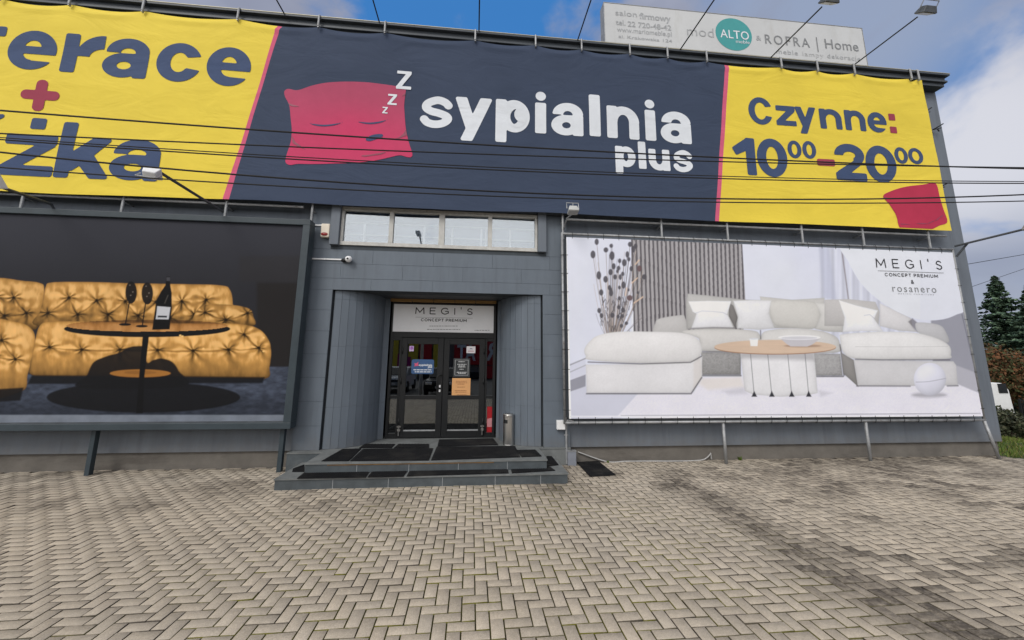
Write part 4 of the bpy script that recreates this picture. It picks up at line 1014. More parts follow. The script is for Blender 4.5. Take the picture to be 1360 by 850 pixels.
# round table
top_c = z8(692, 335); keep_ = pt.c.copy()
pt.ell(top_c[0], top_c[1]+2.2, 391/3.542, 39/3.542, lin((26, 27, 30)))
pt.c = np.where((d_ell(px, py, top_c[0], top_c[1]-2.0, 379/3.542, 28/3.542) < 0)[:, None], np.clip(keep_, 0, 1)*np.array((.62, .52, .46))+.006, pt.c)
pt.poly([z8(*q) for q in ((672, 368), (702, 370), (680, 560), (672, 740), (640, 740), (655, 560))], lin((22, 23, 26)))
for gx, gy, sx, sy in ((617, 165, 590, 322), (693, 170, 669, 330)):
    pt.ell(*z8(gx, gy+6), 27/3.542, 52/3.542, lin((24, 24, 28)), .97); pt.line([z8(gx-8, gy+50), z8(sx, sy)], .75, lin((22, 22, 26))); pt.ell(*z8(sx-2, sy), 28/3.542, 6/3.542, lin((24, 24, 28)))
    for q in ((-6, -28), (8, 4), (-2, 20)): pt.ell(*z8(gx+q[0], gy+q[1]), .7, .7, lin((150, 140, 130)), .8)
pt.poly([z8(*q) for q in ((783, 96), (801, 96), (801, 135), (808, 175), (808, 240), (798, 345), (716, 347), (735, 210), (757, 168), (778, 138))], lin((20, 20, 23)))
pt.poly([z8(*q) for q in ((740, 236), (802, 241), (793, 298), (733, 297))], lin((196, 198, 204))); pt.poly([z8(*q) for q in ((742, 280), (786, 281), (785, 290), (741, 289))], lin((60, 62, 70)))
pt.poly([z8(*q) for q in ((783, 100), (800, 100), (800, 118), (783, 117))], lin((88, 88, 96)), 0, .8); pt.line([z8(790, 185), z8(775, 222)], .5, lin((110, 106, 100)), .7)
for q in ((858, 378), (1240, 384), (957, 436), (1240, 448), (848, 374)): pt.ell(*z8(*q), 1.5, 1.2, lin((250, 205, 130)), .9)
M['print'] = mat('printed_vinyl', (1, 1, 1), 0.6, var=0.04, scale=1.2, attr='tint', spec=0.12)
mesh_np('print', np.c_[X, np.full_like(X, LPY), Z], F, M['print'], LB, pt.c*(.55+.37*smooth01(.12, .55, pt.c.sum(1)))[:, None])
mb = MB(); mb.box(fx0+.1, -9.4, LPY, LPY+.02, iz0, iz1); mb.build('print_end', M['blackm'], LB)
for px_, pyb in ((125, 629), (382, 620), (-170, 636)):
    q = atz(px_, pyb, 0) if px_ != 382 else atz(381, 621, 0)
    mb = MB(); mb.box(q.x-.035, q.x+.035, 6.96, 7.04, -.02, fz0); mb.build('post', M['frame'], LB, .004)

# ================================================================== white billboard at the right
RB = thing('stretched_billboard', 'white billboard of a pale corner sofa laced to a pipe frame', 'billboard', (6, BY, 0.8))
RPY = BY
q0, q1, q2, q3 = at(751.5, 315.3, RPY), at(1264, 335, RPY), at(1306.7, 554.5, RPY), at(756.5, 554.2, RPY)
rx0, rx1, rz0, rz1 = (q0.x+q3.x)/2, (q1.x+q2.x)/2, (q2.z+q3.z)/2, (q0.z+q1.z)/2
X, Z, F = pic_grid(rx0, rx1, rz0, rz1, RPY, 0.0085)
px, py = px_of(X, np.full_like(X, RPY), Z)
pt = Paint(px, py, .7)
def A(x, y): return (740+x/2.428, 270+y/2.428)
def B(x, y): return (1040+x/2.3625, 280+y/2.3625)
def D5(x, y): return (880+x/5.0, 370+y/5.0)
def H(x, y): return (1080+x/5.3125, 320+y/5.3125)
def G(x, y): return (1110+x/6.476, 440+y/6.476)
W = np.array(lin((206, 209, 224)))
pt.c[:] = W*(0.97+.05*fbm(px/40, py/40, 3, 1))[:, None]
pt.shade(d_box(px, py, 1060, 1320, 300, 480), .98+0*px, 20)
# curtain folds right of the slats
k = smooth01(1086, 1092, px)*smooth01(1190, 1150, px+ (py-330)*-.3)
cur = 0.90+0.10*np.sin(px*.42+np.sin(py*.01)*2)+.05*np.sin(px*.93)
pt.c *= (1-k+k*np.clip(cur, .72, 1.03))[:, None]
pt.poly([H(40, 40), H(110, 45), H(165, 415), H(75, 405)], (172, 176, 196), 0, .55, 2.5); pt.line([H(200, 55), H(225, 230), H(250, 420)], .9, (128, 120, 124), .8, 1)
# left wainscot, floor
pt.poly([A(30, 520), A(92, 498), A(92, 620), A(30, 640)], (196, 198, 212)); pt.line([A(40, 522), A(92, 500)], .9, (150, 152, 162)); pt.line([A(40, 545), A(92, 522)], .8, (165, 167, 178))
pt.poly([A(30, 575), A(92, 552), A(92, 592), A(30, 612)], (140, 141, 152)); pt.poly([A(30, 612), A(92, 590), A(300, 600), A(200, 700), A(30, 700)], (190, 192, 206), 0, 1, 1.2)
# slatted panel
sl = [A(238, 116), A(597, 131), A(607, 310), A(600, 420), A(245, 420)]
ph = (px-(838+(py-318)*0.028))/ (5.62+0*(px)); st = np.mod(ph, 1.0)
scol = np.where((st < .42)[:, None], np.array(lin((92, 90, 94))), np.array(lin((163, 161, 164))))
edge = np.exp(-((st-.42)/.06)**2)*.35; scol = scol*(1-edge)[:, None]*(0.93+.12*vnoise(np.floor(ph), 0*ph, 4))[:, None]
scol = scol*0.86+0.14*np.array(lin((130, 122, 126)))
pt.put(d_poly(px, py, sl), scol)
pt.line([A(243, 350), A(243, 415)], 1.2, (214, 216, 228))
# dried teasels
vx, vy = A(175, 424)
def TZ(x, y): return (750+x/6.07, 310+y/6.07)
heads = [(258, 68, 16, 24), (228, 170, 19, 30), (332, 133, 18, 20), (375, 100, 14, 16), (381, 180, 20, 34), (527, 88, 17, 20), (552, 128, 14, 26), (505, 170, 14, 25), (571, 103, 14, 20), (443, 221, 13, 18), (480, 236, 18, 28), (395, 265, 15, 24), (517, 208, 13, 17), (434, 280, 14, 18), (370, 312, 17, 24), (275, 338, 18, 32), (330, 370, 18, 26), (406, 351, 15, 20), (468, 326, 13, 17), (448, 352, 13, 22), (537, 284, 14, 20), (602, 283, 17, 24), (642, 350, 18, 20), (474, 416, 16, 28), (361, 437, 14, 20), (294, 476, 17, 24), (441, 436, 11, 15), (374, 480, 16, 26), (440, 523, 12, 16), (524, 520, 22, 22), (590, 478, 9, 12), (278, 622, 15, 20), (297, 663, 14, 20), (470, 618, 16, 20), (384, 660, 16, 20), (497, 724, 14, 14), (457, 745, 13, 15), (436, 595, 14, 16), (370, 452, 12, 16), (425, 305, 10, 14), (515, 455, 8, 12), (465, 666, 14, 16), (430, 670, 12, 14), (550, 382, 10, 10)]
rs = random.Random(5)
for hx, hy, a_, b_ in heads:
    x1, y1 = TZ(hx, hy); bx = vx+(x1-vx)*.22+rs.uniform(-3, 3); mx = bx+(x1-bx)*.62
    pt.line(spline([(bx, vy+8), (mx, vy+(y1-vy)*.5), (x1, y1)], 5), .36, (104, 98, 98) if rs.random() < .7 else (146, 134, 126), .85)
for i in range(46):
    x1, y1 = TZ(rs.uniform(230, 640), rs.uniform(60, 700)); bx = vx+(x1-vx)*.22; pt.line(spline([(bx, vy+8), (bx+(x1-bx)*.6+rs.uniform(-2, 2), vy+(y1-vy)*.5), (x1, y1)], 4), .24, (112, 106, 106) if rs.random() < .6 else (176, 160, 146), .7)
for i in range(60):
    x1, y1 = TZ(rs.uniform(290, 520), rs.uniform(540, 800)); pt.line([(x1, y1), (x1+rs.uniform(-3, 3), y1-rs.uniform(2, 8))], .5, (84, 80, 84), .75)
for hx, hy, a_, b_ in heads: pt.ell(*TZ(hx, hy), a_/6.07*1.05, b_/6.07*1.05, (82, 80, 86) if (hx, hy) not in ((602, 283), (524, 520)) else (100, 82, 84), .96, .9)
for q in (((560, 560), (630, 512)), ((490, 500), (500, 440)), ((570, 250), (600, 215)), ((540, 400), (585, 360))): pt.line([TZ(*q[0]), TZ(*q[1])], .9, (204, 180, 160), .8)
# sofa
def soft(pts, col, lightdir=(-.3, -1), depth=9, amt=.24, grain=.035, edge=.30, rnd=1, sm=.8, ew=1.6):
    p = spline(pts, 6, True) if rnd else pts; a = np.array(p); x0, y0 = a.min(0)-3; x1, y1 = a.max(0)+3
    k = np.where((px > x0) & (px < x1) & (py > y0) & (py < y1))[0]
    if not len(k): return
    x, y = px[k], py[k]; d = d_poly(x, y, p); u = (y-y0)/(y1-y0); w = (x-x0)/(x1-x0)
    f = 1+amt*(0.5-u)*1.2+lightdir[0]*amt*(w-.5)-edge*np.exp(-np.maximum(-d, 0)/ew)-.09*np.exp(-np.maximum(-d, 0)/6.5)+.04
    f *= 1+grain*(fbm(x/1.7, y/1.7, 2, 6)-.5)*2+.06*(fbm(x/14, y/9, 3, 8)-.5)
    col = tuple(.45*v+.55*sum(col)/3+5 for v in col)
    c = np.array(lin(col))*np.clip(f, 0, 1.25)[:, None]; m_ = (1-smooth01(-sm, sm, d))[:, None]; pt.c[k] = pt.c[k]*(1-m_)+c*m_
# shaded wall right of sofa
pt.poly([H(830, 555), H(1075, 480), H(1160, 860), (1306, 522), (1240, 505)], (142, 143, 154), 0, 1, 1.5); pt.poly([G(1000, 280), G(1190, 350), G(1260, 540), G(1050, 470)], (166, 166, 176), 0, 1, 1.5); pt.line([H(1050, 520), H(1130, 860)], .8, (118, 119, 130))
# rug
rug = np.array(lin((212, 211, 222)))*(0.95+.10*fbm(px/1.3, py/1.1, 2, 19)+.05*(fbm(px/30, py/8, 3, 4)-.5))[:, None]
pt.put(d_poly(px, py, [A(195, 686), A(262, 612), A(440, 612), A(472, 562), (1130, 500), G(1050, 455), G(1250, 540), (1312, 560), (900, 560)]), rug, 1, 1.2)
pt.put(d_poly(px, py, [D5(255, 662), D5(520, 650), D5(545, 720), D5(300, 740), D5(240, 700)]), lin((206, 198, 186)), .55, 4)
pt.line([(825, 552), (1302, 549)], .55, (120, 120, 128), .75)
soft([A(316, 388), A(330, 372), A(395, 361), A(412, 368), A(413, 420), A(316, 420)], (178, 175, 175), edge=.12)
soft([D5(168, 100), D5(300, 112), D5(460, 130), D5(480, 340), D5(160, 335), D5(155, 170)], (170, 168, 166), edge=.2, rnd=0)
soft([D5(450, 130), D5(560, 140), D5(720, 145), D5(700, 300), D5(490, 330)], (166, 164, 162), rnd=0)
soft([D5(645, 118), D5(860, 140), D5(1075, 128), D5(1075, 330), D5(700, 330)], (180, 178, 174), edge=.15, rnd=0)
soft([D5(722, 150), D5(860, 144), D5(1012, 160), D5(1048, 240), D5(1010, 330), D5(860, 325), D5(745, 305), D5(712, 215)], (190, 187, 180), edge=.2)
soft([D5(1012, 158), D5(1090, 165), D5(1170, 160), D5(1200, 260), D5(1200, 356), D5(1100, 352), D5(1012, 335), D5(1048, 240)], (192, 190, 186), edge=.2, rnd=0)
soft([D5(440, 160), D5(470, 180), D5(500, 260), D5(480, 325), D5(440, 250)], (120, 114, 112), rnd=0)
soft([D5(172, 152), D5(300, 148), D5(455, 150), D5(430, 235), D5(470, 325), D5(330, 325), D5(190, 332), D5(225, 235), D5(200, 220)], (214, 215, 224), edge=.12, rnd=0)
pt.line([D5(215, 232), D5(260, 215), D5(330, 218), D5(400, 225), D5(430, 240)], .5, (150, 150, 160), .5); pt.line([D5(190, 330), D5(330, 324), D5(480, 328)], .6, (110, 108, 112), .7, 1)
soft([D5(470, 148), D5(600, 142), D5(722, 146), D5(705, 230), D5(745, 330), D5(640, 340), D5(495, 330), D5(500, 250)], (204, 205, 212), edge=.16, rnd=0)
soft([H(80, 415), H(250, 410), H(440, 430), H(470, 500), H(460, 600), H(80, 600)], (176, 172, 172), edge=.1, rnd=0)
soft([H(182, 418), H(300, 455), H(455, 490), H(430, 550), H(495, 638), H(340, 635), H(208, 642), H(222, 540)], (216, 218, 228), edge=.12, rnd=0)
pt.line([H(360, 525), H(400, 520), H(430, 545)], .5, (150, 150, 160), .6)
soft([H(470, 440), H(560, 480), H(690, 545), H(700, 600), H(730, 642), H(600, 632), H(470, 600)], (196, 194, 200), edge=.15, rnd=0)
pt.poly([H(670, 570), H(700, 545), H(740, 580), H(770, 640), H(735, 645)], (104, 100, 106), 0, .8, 1.3)
soft([H(720, 590), H(760, 575), H(880, 590), H(930, 630), H(950, 720), H(760, 660)], (172, 172, 180), edge=.15)
# seats
soft([D5(130, 355), D5(200, 338), D5(420, 334), D5(600, 345), D5(645, 372), D5(650, 420), D5(600, 475), D5(260, 480), D5(240, 400)], (192, 189, 186), edge=.25, ew=2.2)
soft([D5(655, 380), D5(700, 345), D5(860, 330), D5(1040, 345), D5(1150, 385), D5(1178, 440), D5(1160, 490), D5(900, 490), D5(660, 470)], (194, 192, 190), edge=.25, ew=2.2)
soft([D5(255, 488), D5(520, 490), D5(520, 640), D5(262, 640)], (138, 137, 138), amt=.3, rnd=0, grain=.18); soft([D5(1000, 495), D5(1180, 500), D5(1195, 645), D5(1010, 645)], (150, 149, 152), amt=.25, rnd=0, grain=.16)
pt.line([D5(255, 484), D5(520, 488)], .7, (88, 86, 88), .8, 1); pt.line([D5(262, 645), D5(520, 645)], .9, (70, 69, 72), .85, 1); pt.line([D5(1010, 650), D5(1200, 650)], .9, (70, 69, 72), .85, 1); pt.line([D5(650, 345), D5(652, 400)], .8, (84, 82, 82), .8, 1); pt.line([D5(1180, 440), D5(1205, 640)], 1.1, (92, 90, 92), .85, 1)
# chaise right
soft([D5(1185, 490), D5(1270, 540), D5(1300, 720), D5(1200, 630)], (130, 126, 124), rnd=0)
soft([G(155, 245), G(700, 255), G(1010, 258), G(1035, 290), G(1052, 465), G(640, 470), G(190, 470)], (186, 185, 192), amt=.10, rnd=0, edge=.12)
soft([G(38, 60), G(60, 25), G(330, 5), H(500, 640), H(730, 650), H(880, 690), H(960, 740), H(972, 800), H(940, 832), H(600, 838), H(300, 832), H(210, 780)], (205, 204, 206), edge=.20, ew=2.2)
pt.line([G(170, 240), G(400, 246), G(980, 246)], .8, (90, 89, 94), .85, 1); pt.line([G(180, 470), G(640, 472)], .8, (84, 83, 88), .85, 1.1); pt.line([G(960, 470), G(1052, 468)], .8, (84, 83, 88), .85, 1.1); pt.line([G(170, 132), G(560, 134), G(960, 130)], .3, (160, 159, 162), .6)
# ottoman left
soft([A(92, 520), A(280, 518), A(455, 500), A(468, 494), A(466, 560), A(432, 612), A(95, 612)], (200, 199, 206), amt=.08, rnd=0, edge=.12)
pt.poly([D5(205, 560), D5(250, 515), D5(262, 600), D5(262, 660), D5(205, 760)], (196, 190, 186), 0, .5, 2)
soft([A(88, 470), A(105, 445), A(135, 425), A(200, 414), A(300, 414), A(405, 418), A(450, 435), A(465, 460), A(463, 488), A(430, 512), A(270, 516), A(110, 506), A(92, 492)], (206, 204, 206), edge=.16, ew=2)
pt.line([A(100, 512), A(270, 518), A(430, 513), A(464, 494)], .8, (92, 91, 96), .9, .9); pt.line([A(95, 614), A(432, 614), A(466, 562)], .9, (78, 77, 82), .9, 1)
# round table with fluted base
soft([D5(515, 480), D5(1005, 480), D5(1030, 760), D5(960, 775), D5(780, 785), D5(600, 770), D5(545, 745)], (204, 204, 212), lightdir=(-.2, -1), amt=.10, rnd=0, edge=.18, ew=2.5)
pt.put(d_poly(px, py, [D5(515, 480), D5(1005, 480), D5(1010, 545), D5(520, 530)]), lin((140, 138, 142)), .6, 4)
for xa_, xb_ in ((583, 608), (697, 725), (830, 857), (945, 970)):
    pt.line([D5(xa_, 490), D5(xb_, 770)], .5, (110, 109, 116), .85); pt.poly([D5(xb_, 745), D5(xb_+20, 785), D5(xb_-18, 785)], (52, 52, 58))
pt.put(d_poly(px, py, [D5(400, 745), D5(540, 720), D5(560, 765), D5(440, 770)]), lin((150, 150, 158)), .4, 4); pt.put(d_poly(px, py, [D5(1030, 740), D5(1130, 760), D5(1050, 785)]), lin((150, 150, 158)), .4, 3)
pt.ell(*D5(748, 458), 404/5, 47/5, lin((150, 116, 92))); pt.ell(*D5(748, 453), 404/5, 46/5, np.array(lin((200, 177, 157)))*(0.93+.12*fbm(px/18, py/1.5, 3, 2))[:, None])
pt.put(d_ell(px, py, *D5(930, 447), 120/5, 9/5), lin((120, 92, 78)), .6, 1.5)
pt.poly([D5(578, 398), D5(634, 398), D5(630, 448), D5(585, 448)], (226, 228, 234)); pt.ell(*D5(606, 400), 28/5, 6/5, (200, 202, 208))
pt.poly([D5(775, 392), D5(1045, 402), D5(990, 440), D5(960, 451), D5(850, 450), D5(825, 435)], (184, 182, 188)); pt.ell(*D5(908, 391), 140/5, 16/5, (222, 222, 228)); pt.ell(*D5(908, 394), 118/5, 10/5, (196, 196, 202))
# pouf ball
kx, ky = G(810, 412); d = d_ell(px, py, kx, ky, 139/6.476, 141/6.476); lx = (px-kx)/21; ly = (py-ky)/21
pt.put(d_ell(px, py, kx-1, ky+21, 23, 3.5), lin((120, 119, 126)), .6, 3)
pt.put(d, np.array(lin((206, 207, 220)))*np.clip(1.02-.16*ly-.10*lx-.18*(lx*lx+ly*ly)**2, .4, 1.1)[:, None]); pt.line(spline([G(690, 437), G(800, 432), G(945, 405)], 6), .4, (140, 140, 152), .8)
# big pale disc for the lettering
dd = d_poly(px, py, spline([H(200, 20), H(250, 150), H(330, 290), H(440, 400), H(560, 480), H(680, 535), H(800, 560), H(920, 552), H(1010, 520), H(1072, 480), H(1090, 300), H(1040, 60), H(900, 0), H(500, -20)], 8, True))
pt.put(dd, np.array(lin((210, 213, 228)))*(1-.03*smooth01(H(750, 0)[0], H(760, 0)[0], px))[:, None])
pt.line([(751, 318), (757, 555)], 1.6, (222, 224, 234)); pt.line([(757, 553.2), (1307, 553.6)], 1.2, (216, 217, 228), .8)
mesh_np('print', np.c_[X, np.full_like(X, RPY), Z], F, M['print'], RB, np.clip(pt.c*np.array((1.09, 1.10, 1.11)), 0, .80))
def hx(x, y): q = at(*H(x, y), RPY); return q
tx = []
a_, b_ = hx(441, 185), hx(915, 200); tx.append(caps('t', "MEGI'S", a_.x+.02, b_.x-.02, (a_.z+b_.z)/2, .178, RPY-.006, M['black_print'], RB, .022, .95))
a_, b_ = hx(507, 248), hx(878, 258); tx.append(caps('t', 'CONCEPT PREMIUM', a_.x, b_.x, (a_.z+b_.z)/2, .060, RPY-.006, M['black_print'], RB, .012, .55, 1.1))
for name, body, xa_, ya, xb_, yb, cap, sp, wt in (('t', '&', 690, 302, 712, 303, .085, 1, .008), ('t', 'rosanero', 560, 358, 870, 366, .155, 1.25, -.004), ('t', 'DESIGN FURNITURE', 598, 376, 850, 383, .022, 1.8, 0)):
    a_, b_ = hx(xa_, ya), hx(xb_, yb); tx.append(small_text(name, body, a_.x, b_.x, (a_.z+b_.z)/2, cap, RPY-.006, M['black_print'] if '&' in body else M['grey_print'], RB, sp, wt))
join_parts('lettering', tx)
a_, b_ = hx(455, 210), hx(920, 226); mb = MB(); mb.box(a_.x, b_.x, RPY-.006, RPY-.004, (a_.z+b_.z)/2-.004, (a_.z+b_.z)/2+.004); mb.build('rule_line', M['grey_print'], RB)
mb = MB(); e = .075; yf = RPY+.03
mb.tube([(rx0-e, yf, rz1+e), (rx1+e, yf, rz1+e)], .024); mb.tube([(rx0-e, yf, rz0-e), (rx1+e, yf, rz0-e)], .024); mb.tube([(rx0-e, yf, rz0-e-.02), (rx0-e, yf, rz1+e+.02)], .024); mb.tube([(rx1+e*.7, yf, rz0-e-.02), (rx1+e*.7, yf, rz1+e+.02)], .024)
mb.build('pipe_frame', M['galv'], RB, smooth=True)
mb = MB()
def tie(x, z, dx, dz):
    mb = MB(); mb.tube([(x+dx*.055, RPY-.012, z+dz*.055), (x+dx*.0, RPY-.004, z), (x-dx*.025, RPY-.004, z-dz*.025)], .0045, 5)
    mb.tube([(x+dx*.055, RPY-.012, z+dz*.055), (x+dx*.105, RPY+.005, z+dz*.105), (x+dx*.10, RPY+.06, z+dz*.10)], .0045, 5); mb.build('tie', M['blackm'], RB)
for x in np.arange(rx0+.12, rx1, .31): tie(x, rz1, 0, 1); tie(x+.05, rz0, 0, -1)
for z in np.arange(rz0+.15, rz1, .36): tie(rx0, z, -1, 0); tie(rx1, z, .8, 0)
mb = MB(); mb.box(rx0-.05, rx1+.05, RPY+.06, RPY+.075, rz0+.02, rz1-.02); mb.build('backing_board', M['trim'], RB)
for pxb, pyb in ((955, 612), (1147, 610)):
    q = atz(pxb, pyb, 0); mb = MB(); mb.tube([(q.x, 7.0, -.02), (q.x, 7.0, rz0-e)], .028, 10); mb.build('post', M['galv'], RB, smooth=True)
q = atz(1323, 609, 0); mb = MB(); mb.tube([(q.x, 6.97, -.02), (rx1+e*.7, 6.98, rz0-e-.02)], .028, 10); mb.build('post', M['galv'], RB, smooth=True)

# ================================================================== sign board on the roof
RS = thing('roof_sign', 'long weathered white sign board standing on the roof edge', 'sign', (5.8, 7.0, 8.6))
sx0, sx1, sz0, sz1, SY = 2.66, 8.92, 8.665, 9.65, 7.0
mb = MB(); mb.box(sx0, sx1, SY, SY+.22, sz0, sz1); mb.build('board', M['lightbox'], RS, .006)
mb = MB()
mb.box(sx0-.012, sx0, SY-.006, SY+.225, sz0-.012, sz1+.012); mb.box(sx1, sx1+.012, SY-.006, SY+.225, sz0-.012, sz1+.012); mb.box(sx0, sx1, SY-.006, SY+.225, sz1, sz1+.012); mb.box(sx0, sx1, SY-.006, SY+.225, sz0-.012, sz0)
for x in (3.2, 5.0, 6.8, 8.5): mb.box(x-.03, x+.03, SY+.05, SY+.11, 8.5, sz0-.013)
mb.build('frame', M['galv'], RS)
TY = SY-.006
tx = [small_text('t', 'salon', 2.91, 3.40, 9.355, .135, TY, M['faded'], RS), small_text('t', 'firmowy', 3.46, 4.18, 9.325, .15, TY, M['faded'], RS, 1, .02),
      small_text('t', 'tel.', 2.91, 3.13, 9.115, .13, TY, M['faded'], RS, 1, .008), small_text('t', '22 720-48-42', 3.18, 4.18, 9.10, .13, TY, M['faded'], RS, 1, .012),
      small_text('t', 'www.mariomeble.pl', 2.93, 4.18, 8.945, .12, TY, M['faded'], RS), small_text('t', 'al. Krakowska 124', 2.96, 4.18, 8.79, .075, TY, M['faded'], RS)]
tx += [small_text('t', 'mod', 4.546, 5.178, 9.02, .24, TY, M['faded'], RS, 1, -.006), small_text('t', '&', 6.196, 6.314, 9.06, .125, TY, M['faded'], RS), small_text('t', 'ROFRA', 6.41, 7.51, 9.0, .235, TY, M['grey_print'], RS, 1.35, .006),
       small_text('t', '|', 7.69, 7.715, 9.0, .30, TY, M['grey_print'], RS), small_text('t', 'Home', 7.90, 8.75, 9.02, .25, TY, M['grey_print'], RS, 1.05, .004), small_text('t', 'meble', 6.66, 7.18, 8.765, .115, TY, M['faded'], RS, 1.15),
       small_text('t', 'lampy', 7.30, 7.82, 8.765, .11, M and TY, mat('very_faded_lettering', (.42, .43, .44), .6), RS, 1.15), small_text('t', 'dekoracje', 7.915, 8.75, 8.765, .115, TY, M['faded'], RS, 1.15)]
join_parts('lettering', tx)
V, F = sdf_fill(lambda x, y: d_ell(x, y, 5.66, 9.155, .435, .415), 5.2, 6.1, 8.72, 9.6, 50)
mb = MB(); mb.add([(u, SY-.004, v) for u, v in V], [tuple(f) for f in F]); disc = mb.build('round_emblem', M['teal'], RS)
tx = [small_text('t', 'ALTO', 5.33, 6.02, 9.04, .215, SY-.009, M['white_print'], RS, 1.05, .006), small_text('t', 'meble', 5.69, 6.02, 8.935, .085, SY-.009, M['white_print'], RS)]
join_parts('emblem_lettering', tx)

# ================================================================== sign above the doors and the notices on the glass
DS = thing('door_sign', 'white sign board with black lettering above the glass doors', 'sign', (-.65, DY-.03, 2.42))
mb = MB(); mb.box(-1.685, .398, DY-.03, DY-.0205, 2.415, 2.992); mb.build('board', mat('white_sign_board', (.80, .81, .83), .5, var=.03), DS, .003)
def sq(x, y): return at(500+x/4.05, 390+y/4.048, DY-.036)
tx = []
a_, b_ = sq(208, 110), sq(518, 110); tx.append(caps('t', "MEGI'S", a_.x+.01, b_.x-.01, (a_.z+b_.z)/2, .125, DY-.034, M['black_print'], DS, .019, .85))
a_, b_ = sq(240, 149), sq(484, 149); tx.append(caps('t', 'CONCEPT PREMIUM', a_.x, b_.x, (a_.z+b_.z)/2, .050, DY-.034, M['black_print'], DS, .012, .48, 1.0))
join_parts('lettering', tx)
mb = MB(); a_, b_ = sq(210, 126), sq(517, 130); mb.box(a_.x, b_.x, DY-.034, DY-.031, a_.z-.003, a_.z+.003)
rr_ = random.Random(3)
for y_, xa_, xb_ in ((174, 285, 437), (192, 272, 450), (197, 528, 608)):
    x = xa_
    while x < xb_:
        w = rr_.uniform(5, 15); a_, b_ = sq(x, y_), sq(min(x+w, xb_), y_); mb.box(a_.x, b_.x, DY-.034, DY-.031, a_.z-.006, a_.z+.006); x += w+3.5
mb.build('small_print', M['grey_print'], DS)
NY = DY-.0045
def notice(name, label, x0, y0, x1, y1, mt, draw, r=.004):
    a_, b_ = at(x0, y1, NY), at(x1, y0, NY)
    t = thing(name, label, 'notice', ((a_.x+b_.x)/2, NY, a_.z))
    V, F = sdf_fill(lambda x, y: d_box(x, y, a_.x, b_.x, a_.z, b_.z, r), a_.x-.01, b_.x+.01, a_.z-.01, b_.z+.01, 30)
    mb = MB(); mb.add([(u, NY-.004, v) for u, v in V], [tuple(f) for f in F]); mb.add([(u, NY-.001, v) for u, v in V], [tuple(reversed(f)) for f in F]); mb.build('sheet', mt, t)
    draw(t, a_, b_); return t
def lines(t, a_, b_, rows, mt, name='printed_lines', hz=.0055, seed=1):
    mb = MB(); rr = random.Random(seed); w, h = b_.x-a_.x, b_.z-a_.z
    for v, u0, u1 in rows:
        u = u0
        while u < u1-.01:
            e = min(u+rr.uniform(.06, .16), u1); mb.box(a_.x+u*w, a_.x+e*w, NY-.0075, NY-.0045, a_.z+v*h-hz, a_.z+v*h+hz); u = e+.025
    return mb.build(name, mt, t)
M['n_blue'] = mat('blue_sticker', (.040, .095, .215), .4); M['n_orange'] = mat('orange_paper', (.62, .33, .14), .7, var=.05); M['n_white'] = mat('white_sticker', (.62, .60, .62), .5); M['n_purple'] = mat('lilac_sticker', (.50, .36, .62), .5); M['n_dark'] = mat('charcoal_poster', (.030, .033, .036), .5); M['n_grey'] = mat('pale_print', (.45, .46, .47), .6); M['n_brown'] = mat('brown_print', (.30, .14, .06), .6)
def d_blue(t, a_, b_):
    w, h = b_.x-a_.x, b_.z-a_.z
    small_text('lettering', 'sypialnia', a_.x+.33*w, a_.x+.93*w, a_.z+.56*h, .10*h/ .55*.7, NY-.007, M['white_print'], t, 1, .03); small_text('lettering', 'plus', a_.x+.74*w, a_.x+.93*w, a_.z+.42*h, .05, NY-.007, M['white_print'], t, 1, .03)
    c = [(a_.x+u*w, a_.z+v*h) for u, v in ((.12, .74), (.22, .72), (.30, .84), (.29, .68), (.33, .56), (.22, .55), (.13, .50), (.15, .62))]
    mb = MB(); mb.prism(c, NY-.0075, NY-.0045); mb.build('pink_mark', M['pink'], t); lines(t, a_, b_, ((.28, .10, .92), (.14, .16, .92)), M['white_print'], seed=5, hz=.009)
notice('notice', 'rounded blue opening hours sticker on the left door glass', 546, 477.5, 576.5, 496.5, M['n_blue'], d_blue, .035)
def d_pur(t, a_, b_):
    w, h = b_.x-a_.x, b_.z-a_.z; V, F = sdf_fill(lambda x, y: d_ell(x, y, a_.x+.5*w, a_.z+.58*h, .33*w, .30*h), a_.x, b_.x, a_.z, b_.z, 24)
    mb = MB(); mb.add([(u, NY-.007, v) for u, v in V], [tuple(f) for f in F]); mb.build('round_mark', mat('violet_print', (.33, .13, .45), .5), t); lines(t, a_, b_, ((.15, .2, .8),), M['n_white'], seed=2)
notice('notice', 'tiny lilac square sticker at the top of the left door glass', 543.5, 459.5, 549.8, 466.5, M['n_purple'], d_pur)
def d_logo(t, a_, b_):
    w, h = b_.x-a_.x, b_.z-a_.z; mb = MB(); mb.prism([(a_.x+u*w, a_.z+v*h) for u, v in ((.3, .55), (.48, .75), (.6, .66), (.75, .58), (.5, .6))], NY-.0075, NY-.0045); mb.build('dark_mark', M['ink'], t); lines(t, a_, b_, ((.3, .2, .8),), M['plus'], seed=4, hz=.007)
notice('notice', 'small white sticker at the top right of the right door glass', 619.5, 460, 631.5, 469, M['n_white'], d_logo)
def d_dark(t, a_, b_):
    w, h = b_.x-a_.x, b_.z-a_.z; mb = MB()
    for (u0, u1, v0, v1) in ((.10, .90, .90, .915), (.10, .90, .10, .115), (.10, .12, .115, .90), (.88, .90, .115, .90)): mb.box(a_.x+u0*w, a_.x+u1*w, NY-.0075, NY-.0045, a_.z+v0*h, a_.z+v1*h)
    mb.build('border', M['n_grey'], t); lines(t, a_, b_, ((.82, .3, .7), (.68, .24, .78), (.60, .32, .7), (.54, .3, .72), (.42, .38, .62), (.26, .22, .8), (.20, .3, .75)), M['n_grey'], seed=8, hz=.008)
notice('notice', 'charcoal poster with pale border on the right door glass', 601.5, 476, 624.5, 501, M['n_dark'], d_dark)
